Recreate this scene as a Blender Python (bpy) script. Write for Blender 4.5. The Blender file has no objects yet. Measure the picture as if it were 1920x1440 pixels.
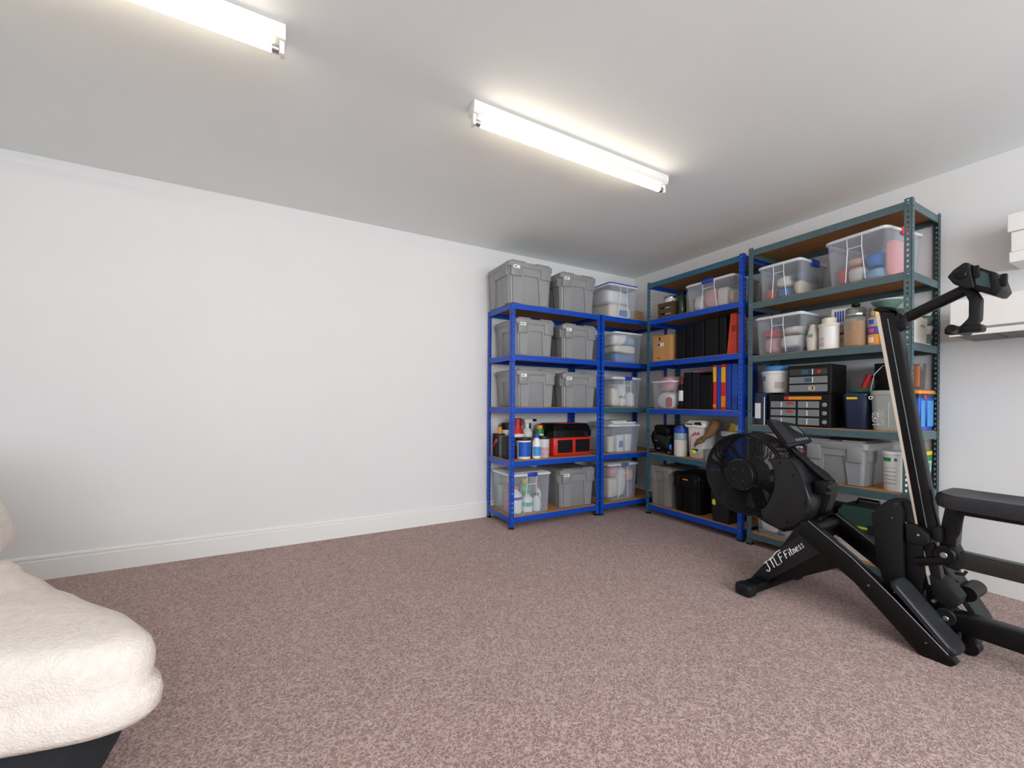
import bpy, bmesh, math, random
from mathutils import Vector, Matrix, noise

random.seed(7)
SC = bpy.context.scene
COL = SC.collection
PI = math.pi

# ------------------------------------------------------------------ camera
cam_d = bpy.data.cameras.new('camera')
cam = bpy.data.objects.new('camera', cam_d)
COL.objects.link(cam)
yaw, roll = 0.51152791, 0.00698132
fw = Vector((math.sin(yaw), math.cos(yaw), 0))
rt0 = Vector((math.cos(yaw), -math.sin(yaw), 0))
up0 = Vector((0, 0, 1))
rt = rt0 * math.cos(roll) + up0 * math.sin(roll)
up = up0 * math.cos(roll) - rt0 * math.sin(roll)
mw = Matrix.Identity(4)
for i in range(3):
    mw[i][0], mw[i][1], mw[i][2] = rt[i], up[i], -fw[i]
mw[0][3], mw[1][3], mw[2][3] = -3.43263, -3.37124, 1.02616
cam.matrix_world = mw
cam_d.sensor_width = 36
cam_d.lens = 782.203 / 1920 * 36
cam_d.shift_y = (753.996 - 720) / 1920
cam_d.clip_start = 0.02
SC.camera = cam

# ------------------------------------------------------------------ world, daylight, exposure
SC.view_settings.view_transform = 'Standard'
SC.view_settings.look = 'None'
SC.view_settings.gamma = 1
SC.view_settings.use_curve_mapping = False
SC.view_settings.exposure = 0.62
SC.cycles.max_bounces = 6
SC.cycles.adaptive_threshold = 0.03
SC.cycles.caustics_reflective = False
SC.cycles.caustics_refractive = False
w = bpy.data.worlds.new('sky')
SC.world = w
w.use_nodes = True
bg = w.node_tree.nodes['Background']
bg.inputs[0].default_value = (0.75, 0.85, 1.0, 1)
bg.inputs[1].default_value = 0.6

def area(name, loc, rot, sx, sy, power, col):
    l = bpy.data.lights.new(name, 'AREA')
    l.shape = 'RECTANGLE'; l.size = sx; l.size_y = sy
    l.energy = power; l.color = col
    o = bpy.data.objects.new(name, l)
    o.location = loc; o.rotation_euler = rot
    COL.objects.link(o)
    return o
# daylight entering by the wide window in the wall behind the camera and by the window in the wall on the left
DAY_REAR = area('daylight_rear', (-2.6, -6.32, 1.52), (PI / 2, 0, 0), 4.4, 1.1, 105, (0.86, 0.93, 1.0))
DAY_LEFT = area('daylight_side', (-6.52, -4.0, 1.45), (PI / 2, 0, -PI / 2), 2.2, 1.3, 5, (0.86, 0.93, 1.0))
TUBE_STRENGTH = 9.0
REAR_FILL_STRENGTH = 44.0   # added fill tubes, unseen behind the camera, brighter than the visible ones

# ------------------------------------------------------------------ materials
def lin(h):
    h = h.lstrip('#')
    out = []
    for i in (0, 2, 4):
        c = int(h[i:i + 2], 16) / 255
        out.append(c / 12.92 if c <= 0.04045 else ((c + 0.055) / 1.055) ** 2.4)
    return out + [1]
MATS = {}
def mat(name, col, rough=0.5, metal=0.0, var=0.0, vscale=8.0, bump=0.0, bscale=120.0, spec=0.5, coat=0.0):
    if name in MATS: return MATS[name]
    m = bpy.data.materials.new(name); m.use_nodes = True
    nt = m.node_tree; b = nt.nodes['Principled BSDF']
    c = lin(col)
    b.inputs['Base Color'].default_value = c
    b.inputs['Roughness'].default_value = rough
    b.inputs['Metallic'].default_value = metal
    b.inputs['Specular IOR Level'].default_value = spec
    b.inputs['Coat Weight'].default_value = coat
    tc = nt.nodes.new('ShaderNodeTexCoord')
    if var > 0:
        n = nt.nodes.new('ShaderNodeTexNoise'); n.inputs['Scale'].default_value = vscale
        n.inputs['Detail'].default_value = 4
        nt.links.new(tc.outputs['Object'], n.inputs['Vector'])
        r = nt.nodes.new('ShaderNodeMapRange')
        r.inputs['From Min'].default_value = 0.25; r.inputs['From Max'].default_value = 0.75
        r.inputs['To Min'].default_value = 1 - var; r.inputs['To Max'].default_value = 1 + var
        nt.links.new(n.outputs['Fac'], r.inputs['Value'])
        mx = nt.nodes.new('ShaderNodeVectorMath'); mx.operation = 'SCALE'
        mx.inputs[0].default_value = c[:3]
        nt.links.new(r.outputs[0], mx.inputs['Scale'])
        nt.links.new(mx.outputs[0], b.inputs['Base Color'])
    if bump > 0:
        n2 = nt.nodes.new('ShaderNodeTexNoise'); n2.inputs['Scale'].default_value = bscale
        n2.inputs['Detail'].default_value = 3
        nt.links.new(tc.outputs['Object'], n2.inputs['Vector'])
        bp = nt.nodes.new('ShaderNodeBump'); bp.inputs['Strength'].default_value = bump
        bp.inputs['Distance'].default_value = 0.004
        nt.links.new(n2.outputs['Fac'], bp.inputs['Height'])
        nt.links.new(bp.outputs[0], b.inputs['Normal'])
    MATS[name] = m
    return m

def clear_mat(name, tint, alpha, rough=0.25):
    """thin see-through plastic: part passes straight on, part scatters milkily"""
    if name in MATS: return MATS[name]
    m = bpy.data.materials.new(name); m.use_nodes = True
    nt = m.node_tree; b = nt.nodes['Principled BSDF']
    b.inputs['Base Color'].default_value = lin(tint)
    b.inputs['Roughness'].default_value = rough
    out = nt.nodes['Material Output']
    t = nt.nodes.new('ShaderNodeBsdfTransparent')
    t.inputs[0].default_value = (0.96, 0.97, 0.98, 1)
    lw = nt.nodes.new('ShaderNodeLayerWeight'); lw.inputs['Blend'].default_value = 0.35
    mr = nt.nodes.new('ShaderNodeMapRange')
    mr.inputs['To Min'].default_value = alpha; mr.inputs['To Max'].default_value = min(1, alpha + 0.45)
    nt.links.new(lw.outputs['Facing'], mr.inputs['Value'])
    mx = nt.nodes.new('ShaderNodeMixShader')
    nt.links.new(mr.outputs[0], mx.inputs[0])
    nt.links.new(t.outputs[0], mx.inputs[1]); nt.links.new(b.outputs[0], mx.inputs[2])
    nt.links.new(mx.outputs[0], out.inputs[0])
    MATS[name] = m
    return m

def carpet_mat():
    m = bpy.data.materials.new('carpet'); m.use_nodes = True
    nt = m.node_tree; N = nt.nodes; L = nt.links; b = N['Principled BSDF']
    tc = N.new('ShaderNodeTexCoord')
    def nz(scale, detail, dist=0.0):
        n = N.new('ShaderNodeTexNoise'); n.inputs['Scale'].default_value = scale
        n.inputs['Detail'].default_value = detail; n.inputs['Distortion'].default_value = dist
        L.new(tc.outputs['Object'], n.inputs['Vector']); return n
    def ridge(n, k):
        s = N.new('ShaderNodeMath'); s.operation = 'SUBTRACT'; s.inputs[1].default_value = 0.5
        L.new(n.outputs['Fac'], s.inputs[0])
        a = N.new('ShaderNodeMath'); a.operation = 'ABSOLUTE'; L.new(s.outputs[0], a.inputs[0])
        q = N.new('ShaderNodeMapRange'); q.inputs['From Min'].default_value = 0; q.inputs['From Max'].default_value = k
        q.inputs['To Min'].default_value = 1; q.inputs['To Max'].default_value = 0
        L.new(a.outputs[0], q.inputs['Value']); return q
    r1 = ridge(nz(58, 0.8, 0.5), 0.085)
    r2 = ridge(nz(88, 0.6, 0.8), 0.09)
    mxr = N.new('ShaderNodeMath'); mxr.operation = 'MAXIMUM'
    L.new(r1.outputs[0], mxr.inputs[0]); L.new(r2.outputs[0], mxr.inputs[1])
    fine = nz(420, 2)
    big = nz(1.1, 3)
    mid = nz(9, 3)
    cr = N.new('ShaderNodeValToRGB')
    cr.color_ramp.elements[0].position = 0.0; cr.color_ramp.elements[0].color = lin('#6d554e')
    cr.color_ramp.elements[1].position = 1.0; cr.color_ramp.elements[1].color = lin('#dcc3bd')
    e = cr.color_ramp.elements.new(0.5); e.color = lin('#a88b83')
    f = N.new('ShaderNodeMath'); f.operation = 'MULTIPLY'; f.inputs[1].default_value = 0.55
    L.new(mxr.outputs[0], f.inputs[0])
    g = N.new('ShaderNodeMath'); g.operation = 'MULTIPLY_ADD'; g.inputs[1].default_value = 0.55
    L.new(fine.outputs['Fac'], g.inputs[0]); L.new(f.outputs[0], g.inputs[2])
    L.new(g.outputs[0], cr.inputs[0])
    hs = N.new('ShaderNodeHueSaturation')
    L.new(cr.outputs[0], hs.inputs['Color'])
    v = N.new('ShaderNodeMapRange'); v.inputs['From Min'].default_value = 0.3; v.inputs['From Max'].default_value = 0.7
    v.inputs['To Min'].default_value = 0.93; v.inputs['To Max'].default_value = 1.07
    av = N.new('ShaderNodeMath'); av.operation = 'ADD'
    hv = N.new('ShaderNodeMath'); hv.operation = 'MULTIPLY'; hv.inputs[1].default_value = 0.5
    L.new(big.outputs['Fac'], av.inputs[0]); L.new(mid.outputs['Fac'], av.inputs[1])
    L.new(av.outputs[0], hv.inputs[0]); L.new(hv.outputs[0], v.inputs['Value'])
    L.new(v.outputs[0], hs.inputs['Value'])
    L.new(hs.outputs[0], b.inputs['Base Color'])
    b.inputs['Roughness'].default_value = 0.95
    b.inputs['Specular IOR Level'].default_value = 0.1
    b.inputs['Sheen Weight'].default_value = 0.15
    bp = N.new('ShaderNodeBump'); bp.inputs['Strength'].default_value = 0.75; bp.inputs['Distance'].default_value = 0.004
    L.new(g.outputs[0], bp.inputs['Height']); L.new(bp.outputs[0], b.inputs['Normal'])
    return m

def emit_mat(name, col, strength):
    m = bpy.data.materials.new(name); m.use_nodes = True
    b = m.node_tree.nodes['Principled BSDF']
    b.inputs['Base Color'].default_value = (1, 1, 1, 1)
    b.inputs['Emission Color'].default_value = lin(col)
    b.inputs['Emission Strength'].default_value = strength
    MATS[name] = m
    return m

WALL = mat('wall_paint', '#e4e3e2', 0.8, var=0.015, vscale=1.5, bump=0.06, bscale=60)
CEIL = mat('ceiling_paint', '#f2f7f6', 0.85, var=0.015, vscale=2, bump=0.05, bscale=50)
TRIM = mat('trim_gloss_paint', '#eceae6', 0.35)
CARPET = carpet_mat()
BLUE = mat('blue_enamel', '#0848b6', 0.32, var=0.08, vscale=20)
TEAL = mat('teal_enamel', '#2b6076', 0.35, var=0.15, vscale=14)
GREEN = mat('grey_green_enamel', '#4c6367', 0.38, var=0.1, vscale=16)
DGREEN = mat('dark_green_enamel', '#32494c', 0.42, var=0.1, vscale=16)
MDF = mat('fibreboard', '#b5804c', 0.75, var=0.12, vscale=40, bump=0.05)
RIVET = mat('zinc_rivet', '#b8c4d0', 0.3, metal=0.9)
TOTE = mat('grey_polypropylene', '#919293', 0.42, var=0.04, vscale=12, bump=0.03, bscale=300)
TOTELID = mat('grey_lid', '#8c8d8d', 0.42, var=0.04, vscale=12)
STICK = mat('white_sticker', '#f0efec', 0.5)
INK = mat('black_ink', '#1c1d20', 0.6)
CLEAR = clear_mat('clear_plastic', '#dfe5ec', 0.06, 0.12)
CLEARLID = clear_mat('milky_lid', '#e9edf2', 0.55, 0.3)
CLEARRIB = clear_mat('frosted_rib', '#f4f6f8', 0.6, 0.3)
BLUECLIP = mat('blue_clip', '#1f3fae', 0.35)
REDCLIP = clear_mat('red_clip', '#e2453d', 0.85, 0.3)
WHITEP = mat('white_plastic', '#eeebe6', 0.35, var=0.02)
CREAM = mat('cream_cloth', '#e6dccd', 0.9, var=0.06, vscale=25, bump=0.4, bscale=90)
WHITEC = mat('white_cloth', '#efebe8', 0.9, var=0.05, vscale=25, bump=0.4, bscale=90)
PINKC = mat('pink_cloth', '#e0a6a8', 0.9, var=0.15, vscale=18, bump=0.4, bscale=90)
REDC = mat('red_cloth', '#c7423f', 0.9, var=0.12, vscale=18, bump=0.4, bscale=90)
BLUEC = mat('blue_cloth', '#3d6fb5', 0.9, var=0.15, vscale=18, bump=0.4, bscale=90)
SKYC = mat('sky_blue_cloth', '#86aecb', 0.9, var=0.1, vscale=18, bump=0.4, bscale=90)
NAVYC = mat('navy_cloth', '#26365e', 0.9, var=0.1, vscale=18, bump=0.4, bscale=90)
TANC = mat('tan_cloth', '#c9b193', 0.9, var=0.1, vscale=18, bump=0.4, bscale=90)
MAUVEC = mat('mauve_cloth', '#9a8aa0', 0.9, var=0.1, vscale=18, bump=0.4, bscale=90)
PEACHC = mat('peach_cloth', '#e5b592', 0.9, var=0.1, vscale=18, bump=0.4, bscale=90)
YELC = mat('yellow_cloth', '#e3cf66', 0.9, var=0.1, vscale=18, bump=0.4, bscale=90)
BLACKP = mat('black_plastic', '#0b0b0c', 0.45, var=0.1, vscale=12, spec=0.3)
BLACKS = mat('satin_black', '#060607', 0.38, var=0.1, vscale=12, spec=0.3)
CHAR = mat('charcoal_plastic', '#1a1b1e', 0.42, var=0.05, vscale=12, spec=0.4)
CHARM = mat('matt_charcoal', '#101113', 0.55, spec=0.3, var=0.08, vscale=30, bump=0.05, bscale=400)
RUBBER = mat('ribbed_rubber', '#1d1f23', 0.6, var=0.2, vscale=60, bump=0.8, bscale=140)
VINYL = mat('black_vinyl', '#232328', 0.42, var=0.05, vscale=20, bump=0.1, bscale=400)
STEEL = mat('brushed_steel', '#b9babc', 0.3, metal=1.0)
DARKSTEEL = mat('dark_steel', '#6d6f73', 0.35, metal=1.0)
BEIGEP = mat('beige_rail_strip', '#d9cbbb', 0.5)
SILVERLINE = mat('silver_line', '#7c7f84', 0.4, metal=0.3)  # silver trim; also colours the highlight lines modelled on the rower's rails
REDP = mat('red_plastic', '#cf2a20', 0.35)
ORANGEP = mat('orange_plastic', '#f0941c', 0.4)
YELP = mat('yellow_plastic', '#efc52a', 0.4)
GREENP = mat('green_plastic', '#1f8a3b', 0.4)
LIMEP = mat('lime_plastic', '#cfe02c', 0.45)
BLUEP = mat('blue_plastic', '#1b57c0', 0.38)
SKYP = mat('light_blue_plastic', '#4b97d8', 0.4)
NAVYP = mat('navy_plastic', '#1d2a45', 0.4)
TEALP = mat('teal_print', '#3fb0a4', 0.5)
DGP = mat('dark_green_plastic', '#24443f', 0.4, var=0.15, vscale=20)
GREYP = mat('grey_plastic', '#8c8f8d', 0.45, var=0.05)
SAGEP = mat('pale_grey_plastic', '#a3a59e', 0.5, var=0.05)
CARD = mat('brown_cardboard', '#c9945a', 0.85, var=0.06, vscale=30)
TANCARD = mat('tan_cardboard', '#b79b7c', 0.85, var=0.06, vscale=30)
GRAIN = mat('golden_grain', '#c98a45', 0.8, var=0.35, vscale=160, bump=0.6, bscale=250)
GLASSY = clear_mat('jar_glass', '#cfd2c8', 0.1, 0.08)
SMOKE = clear_mat('smoked_plastic', '#6a6560', 0.35, 0.15)
DRAWER = clear_mat('drawer_plastic', '#b9bcbe', 0.45, 0.25)
WOOD = mat('dark_wood', '#5b4632', 0.6, var=0.2, vscale=20)
PAPER = mat('white_paper', '#ece9ea', 0.8)
BROWNC = mat('brown_canvas', '#7d5a3d', 0.85, var=0.2, vscale=30, bump=0.4)
FLEECE = mat('cream_fleece', '#e5dbd1', 0.95, var=0.07, vscale=45, bump=0.9, bscale=170, spec=0.1)
BASEC = mat('black_sofa_fabric', '#191b20', 0.9, var=0.15, vscale=40, bump=0.3, bscale=300)
SCREEN = mat('lcd_screen', '#58635f', 0.2)
PURPLE = mat('purple_print', '#4b4b9a', 0.5)
PINKP = mat('pink_print', '#d9577d', 0.5)
LGREEN = mat('light_green_print', '#7fc48b', 0.5)

# ------------------------------------------------------------------ mesh helpers
def rr(hx, hy, r, z, k=4, cx=0.0, cy=0.0):
    r = max(0.0005, min(r, hx, hy)); pts = []
    for qx, qy, a0 in ((1, 1, 0), (-1, 1, 90), (-1, -1, 180), (1, -1, 270)):
        for i in range(k + 1):
            a = math.radians(a0 + 90 * i / k)
            pts.append(Vector((cx + qx * (hx - r) + r * math.cos(a), cy + qy * (hy - r) + r * math.sin(a), z)))
    return pts
def circ(r, z, n=24, cx=0.0, cy=0.0):
    return [Vector((cx + r * math.cos(2 * PI * i / n), cy + r * math.sin(2 * PI * i / n), z)) for i in range(n)]
def loft(bm, rings, cap0=True, cap1=True, loop=False):
    vr = [[bm.verts.new(p) for p in ring] for ring in rings]
    n = len(vr[0])
    pairs = list(zip(vr[:-1], vr[1:]))
    if loop: pairs.append((vr[-1], vr[0]))
    for a, b in pairs:
        for i in range(n):
            bm.faces.new((a[i], a[(i + 1) % n], b[(i + 1) % n], b[i]))
    if cap0 and not loop: bm.faces.new(list(reversed(vr[0])))
    if cap1 and not loop: bm.faces.new(vr[-1])
    return bm
def new(): return bmesh.new()
def merge(bm, t, M=None):
    if M is not None: bmesh.ops.transform(t, matrix=M, verts=t.verts)
    me = bpy.data.meshes.new('tmp'); t.to_mesh(me); t.free()
    bm.from_mesh(me); bpy.data.meshes.remove(me)
    return bm
def box(bm, c, s, bev=0.0, M=None, seg=2):
    t = bmesh.new()
    bmesh.ops.create_cube(t, size=1.0)
    for v in t.verts: v.co = Vector((v.co.x * s[0], v.co.y * s[1], v.co.z * s[2]))
    if bev > 0:
        bmesh.ops.bevel(t, geom=t.edges[:], offset=min(bev, min(s) * 0.45), segments=seg, affect='EDGES', profile=0.5)
    for v in t.verts: v.co += Vector(c)
    return merge(bm, t, M)
def B(c, s, bev=0.0, M=None, seg=2): return box(new(), c, s, bev, M, seg)
def prism(bm, pts, axis, a, b, bev=0.0, seg=2):
    """polygon pts (2D) pushed along axis from a to b; x:(y,z) y:(x,z) z:(x,y)"""
    t = bmesh.new()
    def P(p, h):
        if axis == 'x': return Vector((h, p[0], p[1]))
        if axis == 'y': return Vector((p[0], h, p[1]))
        return Vector((p[0], p[1], h))
    va = [t.verts.new(P(p, a)) for p in pts]; vb = [t.verts.new(P(p, b)) for p in pts]
    n = len(pts)
    t.faces.new(va); t.faces.new(list(reversed(vb)))
    for i in range(n): t.faces.new((va[i], vb[i], vb[(i + 1) % n], va[(i + 1) % n]))
    bmesh.ops.recalc_face_normals(t, faces=t.faces[:])
    if bev > 0: bmesh.ops.bevel(t, geom=t.edges[:], offset=bev, segments=seg, affect='EDGES', profile=0.5, clamp_overlap=True)
    return merge(bm, t)
def PR(pts, axis, a, b, bev=0.0, seg=2): return prism(new(), pts, axis, a, b, bev, seg)
def tube(bm, pts, r, n=10, caps=True, loop=False):
    pts = [Vector(p) for p in pts]; m = len(pts); rings = []
    prev = None
    for i in range(m):
        if loop: d = pts[(i + 1) % m] - pts[i - 1]
        else: d = pts[min(i + 1, m - 1)] - pts[max(i - 1, 0)]
        d.normalize()
        if prev is None:
            u = d.orthogonal().normalized()
        else:
            u = prev - d * prev.dot(d)
            u = u.normalized() if u.length > 1e-6 else d.orthogonal().normalized()
        prev = u
        v = d.cross(u)
        ra = r[i] if isinstance(r, (list, tuple)) else r
        rings.append([pts[i] + (u * math.cos(2 * PI * k / n) + v * math.sin(2 * PI * k / n)) * ra for k in range(n)])
    return loft(bm, rings, caps, caps, loop)
def T(pts, r, n=10, loop=False): return tube(new(), pts, r, n, True, loop)
def lathe(bm, prof, n=24, cx=0.0, cy=0.0):
    return loft(bm, [circ(max(r, 0.0004), z, n, cx, cy) for r, z in prof])
def LA(prof, n=24, cx=0.0, cy=0.0): return lathe(new(), prof, n, cx, cy)
def arcp(r0, r1, z0, z1, a0, a1, n=10, th=0.0012):
    """a label wrapped round a tapering cylinder, angles in degrees (-90 = front)"""
    bm = new(); rings = []
    for i in range(n + 1):
        a = math.radians(a0 + (a1 - a0) * i / n); c, s = math.cos(a), math.sin(a)
        rings.append([Vector((r0 * c, r0 * s, z0)), Vector(((r0 + th) * c, (r0 + th) * s, z0)),
                      Vector(((r1 + th) * c, (r1 + th) * s, z1)), Vector((r1 * c, r1 * s, z1))])
    return loft(bm, rings)
def lump(w, d, h, e=0.5, amp=0.012, seed=0, nu=28, nv=14, fs=9.0):
    """soft bundle standing on z=0: a superellipsoid with folds"""
    bm = new(); rings = []
    def sp(x, p): return math.copysign(abs(x) ** p, x)
    off = Vector((seed * 3.7, seed * 1.3, seed * 2.1))
    for j in range(1, nv):
        ph = -PI / 2 + PI * j / nv; ring = []
        for i in range(nu):
            th = 2 * PI * i / nu
            p = Vector((w / 2 * sp(math.cos(ph), e) * sp(math.cos(th), e), d / 2 * sp(math.cos(ph), e) * sp(math.sin(th), e), h / 2 * sp(math.sin(ph), e)))
            q = p + p.normalized() * amp * noise.noise(p * fs + off) * 1.6
            q.z = max(-h / 2, min(h / 2, q.z)); q.x = max(-w / 2, min(w / 2, q.x)); q.y = max(-d / 2, min(d / 2, q.y))
            q.z += h / 2
            ring.append(q)
        rings.append(ring)
    return loft(bm, rings)
def obj(name, bm, m, parent=None, smooth=35, loc=None):
    bmesh.ops.recalc_face_normals(bm, faces=bm.faces[:])
    me = bpy.data.meshes.new(name); bm.to_mesh(me); bm.free()
    if smooth:
        me.shade_smooth(); me.set_sharp_from_angle(angle=math.radians(smooth))
    me.materials.append(m)
    o = bpy.data.objects.new(name, me); COL.objects.link(o)
    if parent is not None: o.parent = parent
    if loc is not None: o.location = loc
    return o
def inst(name, src, parent, loc=(0, 0, 0), rot=(0, 0, 0), scale=(1, 1, 1), m=None):
    o = bpy.data.objects.new(name, src.data); COL.objects.link(o)
    o.parent = parent; o.location = loc; o.rotation_euler = rot; o.scale = scale
    if m is not None:
        o.material_slots[0].link = 'OBJECT'; o.material_slots[0].material = m
    return o
def tag(o, label, cat, group=None):
    o['label'] = label; o['category'] = cat
    if group: o['group'] = group
    return o
def thing(name, label, cat, loc=(0, 0, 0), rz=0.0, group=None):
    o = bpy.data.objects.new(name, None); COL.objects.link(o)
    o.empty_display_size = 0.05
    o.location = loc; o.rotation_euler = (0, 0, rz)
    return tag(o, label, cat, group)
def struct(name, bm, m, parent=None, smooth=0):
    o = obj(name, bm, m, parent, smooth)
    if parent is None: o['kind'] = 'structure'
    return o

# ------------------------------------------------------------------ the room
HC = 2.4; XL = -6.6; YR = -6.4
def plane_box(x0, x1, y0, y1, z0, z1): return B(((x0 + x1) / 2, (y0 + y1) / 2, (z0 + z1) / 2), (x1 - x0, y1 - y0, z1 - z0))
struct('floor', plane_box(XL - 0.1, 0.1, YR - 0.1, 0.1, -0.1, 0), CARPET)
struct('ceiling', plane_box(XL - 0.1, 0.1, YR - 0.1, 0.1, HC, HC + 0.1), CEIL)
struct('wall_back', plane_box(XL - 0.1, 0.1, 0, 0.1, 0, HC), WALL)
struct('wall_right', plane_box(0, 0.1, YR, 0, 0, HC), WALL)
bm = new()
for a in ((XL - 0.1, XL, YR, 0, 0, 0.8), (XL - 0.1, XL, YR, 0, 2.1, HC), (XL - 0.1, XL, YR, -5.1, 0.8, 2.1), (XL - 0.1, XL, -2.9, 0, 0.8, 2.1)):
    box(bm, ((a[0] + a[1]) / 2, (a[2] + a[3]) / 2, (a[4] + a[5]) / 2), (a[1] - a[0], a[3] - a[2], a[5] - a[4]))
struct('wall_left', bm, WALL)
bm = new()
for a in ((XL, 0, YR - 0.1, YR, 2.08, HC), (XL, -4.8, YR - 0.1, YR, 0, 2.08), (-0.4, 0, YR - 0.1, YR, 0, 2.08), (-4.8, -0.4, YR - 0.1, YR, 0, 0.96)):
    box(bm, ((a[0] + a[1]) / 2, (a[2] + a[3]) / 2, (a[4] + a[5]) / 2), (a[1] - a[0], a[3] - a[2], a[5] - a[4]))
struct('wall_rear', bm, WALL)
# glazed opening behind the camera and side window: frames and panes
wf = struct('window_1', B((-4.76, YR - 0.05, 1.52), (0.06, 0.06, 1.12)), TRIM)
for x in (-3.7, -2.6, -1.5, -0.44): obj('window_frame', B((x, YR - 0.05, 1.52), (0.06, 0.06, 1.12)), TRIM, wf, 0)
for z in (0.99, 2.05): obj('window_frame', B((-2.6, YR - 0.05, z), (4.4, 0.06, 0.06)), TRIM, wf, 0)
for x in (-4.23, -3.15, -2.05, -0.97): obj('window_pane', B((x, YR - 0.06, 1.52), (1.02, 0.006, 1.02)), GLASSY, wf, 0)
wf = struct('window_2', B((XL - 0.05, -5.07, 1.45), (0.06, 0.06, 1.3)), TRIM)
for y in (-4.0, -2.93): obj('window_frame', B((XL - 0.05, y, 1.45), (0.06, 0.06, 1.3)), TRIM, wf, 0)
for z in (0.83, 2.07): obj('window_frame', B((XL - 0.05, -4.0, z), (0.06, 2.2, 0.06)), TRIM, wf, 0)
for y in (-4.53, -3.47): obj('window_pane', B((XL - 0.06, y, 1.45), (0.006, 1.0, 1.2)), GLASSY, wf, 0)
def skirting(name, L, M):
    prof = [(0, 0), (-0.016, 0), (-0.016, 0.108), (-0.011, 0.113), (-0.011, 0.118), (-0.015, 0.123), (-0.014, 0.131), (-0.006, 0.138), (0, 0.139)]
    bm = PR(prof, 'x', 0, L)
    bmesh.ops.transform(bm, matrix=M, verts=bm.verts)
    return struct(name, bm, TRIM)
skirting('baseboard_back', -XL, Matrix.Translation((XL, 0, 0)))
skirting('baseboard_right', 6.38, Matrix.Translation((0, -0.018, 0)) @ Matrix.Rotation(-PI / 2, 4, 'Z'))

# ------------------------------------------------------------------ fluorescent battens
TUBE = emit_mat('fluorescent_tube', '#ffefd6', TUBE_STRENGTH)
FILL_TUBE = emit_mat('rear_fill_tube', '#fff5e9', REAR_FILL_STRENGTH)  # emission for the two added fill battens out of view
def batten(label, x0, x1, y, tm=None):
    L = x1 - x0; xc = (x0 + x1) / 2
    t = thing('fluorescent_batten', label, 'ceiling light', (xc, y, HC), 0, 'ceiling battens')
    t.location.z = HC - 0.001
    prof = [(-0.036, 0), (-0.036, -0.034), (-0.026, -0.052), (0.026, -0.052), (0.036, -0.034), (0.036, 0)]
    obj('housing', PR(prof, 'x', -L / 2, L / 2, 0.002), WHITEP, t)
    obj('fluorescent_tube', T([(-L / 2 + 0.03, 0, -0.078), (L / 2 - 0.03, 0, -0.078)], 0.0145, 16), tm or TUBE, t)
    for s in (-1, 1):
        obj('lamp_holder', B((s * (L / 2 - 0.012), 0, -0.072), (0.018, 0.034, 0.052), 0.005), WHITEP, t)
        obj('tube_cap', T([(s * (L / 2 - 0.045), 0, -0.078), (s * (L / 2 - 0.022), 0, -0.078)], 0.0152, 16), STEEL, t)
    return t
batten('white fluorescent batten light in the middle of the ceiling, seen whole', -2.665, -1.385, -1.60)
batten('added batten-shaped fill light behind the camera, on the sofa side', -4.695, -3.415, -4.55, FILL_TUBE)  # this and the next are unseen battens added as overhead fill
batten('added batten-shaped fill light behind the camera, on the shelving side', -2.665, -1.385, -4.55, FILL_TUBE)
batten('white fluorescent batten light cut off by the top edge at upper left', -4.695, -3.415, -1.60)

# ------------------------------------------------------------------ boltless shelving
def flange(bm, w, H, pitch, O, U, N, th=0.0016, hw=0.0042, hh=0.0065):
    """punched steel strip: width along U, height along Z, thickness along N, real holes"""
    O, U, N = Vector(O), Vector(U), Vector(N)
    def P(u, z, d): return O + U * u + Vector((0, 0, z)) + N * d
    nh = int(H / pitch); z0 = (H - nh * pitch) / 2
    zs = [0.0] + [z0 + pitch * i for i in range(1, nh)] + [H]
    uc = w * 0.52
    for a, b in zip(zs[:-1], zs[1:]):
        zc = (a + b) / 2
        out = [(0, a), (w, a), (w, b), (0, b)]
        hol = [(uc - hw, zc - hh), (uc + hw, zc - hh), (uc + hw, zc + hh), (uc - hw, zc + hh)]
        of = [bm.verts.new(P(u, z, 0)) for u, z in out]; hf = [bm.verts.new(P(u, z, 0)) for u, z in hol]
        ob = [bm.verts.new(P(u, z, th)) for u, z in out]; hb = [bm.verts.new(P(u, z, th)) for u, z in hol]
        for i in range(4):
            j = (i + 1) % 4
            bm.faces.new((of[i], of[j], hf[j], hf[i])); bm.faces.new((ob[j], ob[i], hb[i], hb[j]))
            bm.faces.new((hf[i], hf[j], hb[j], hb[i]))
        bm.faces.new((of[1], ob[1], ob[2], of[2])); bm.faces.new((of[0], of[3], ob[3], ob[0]))
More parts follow.
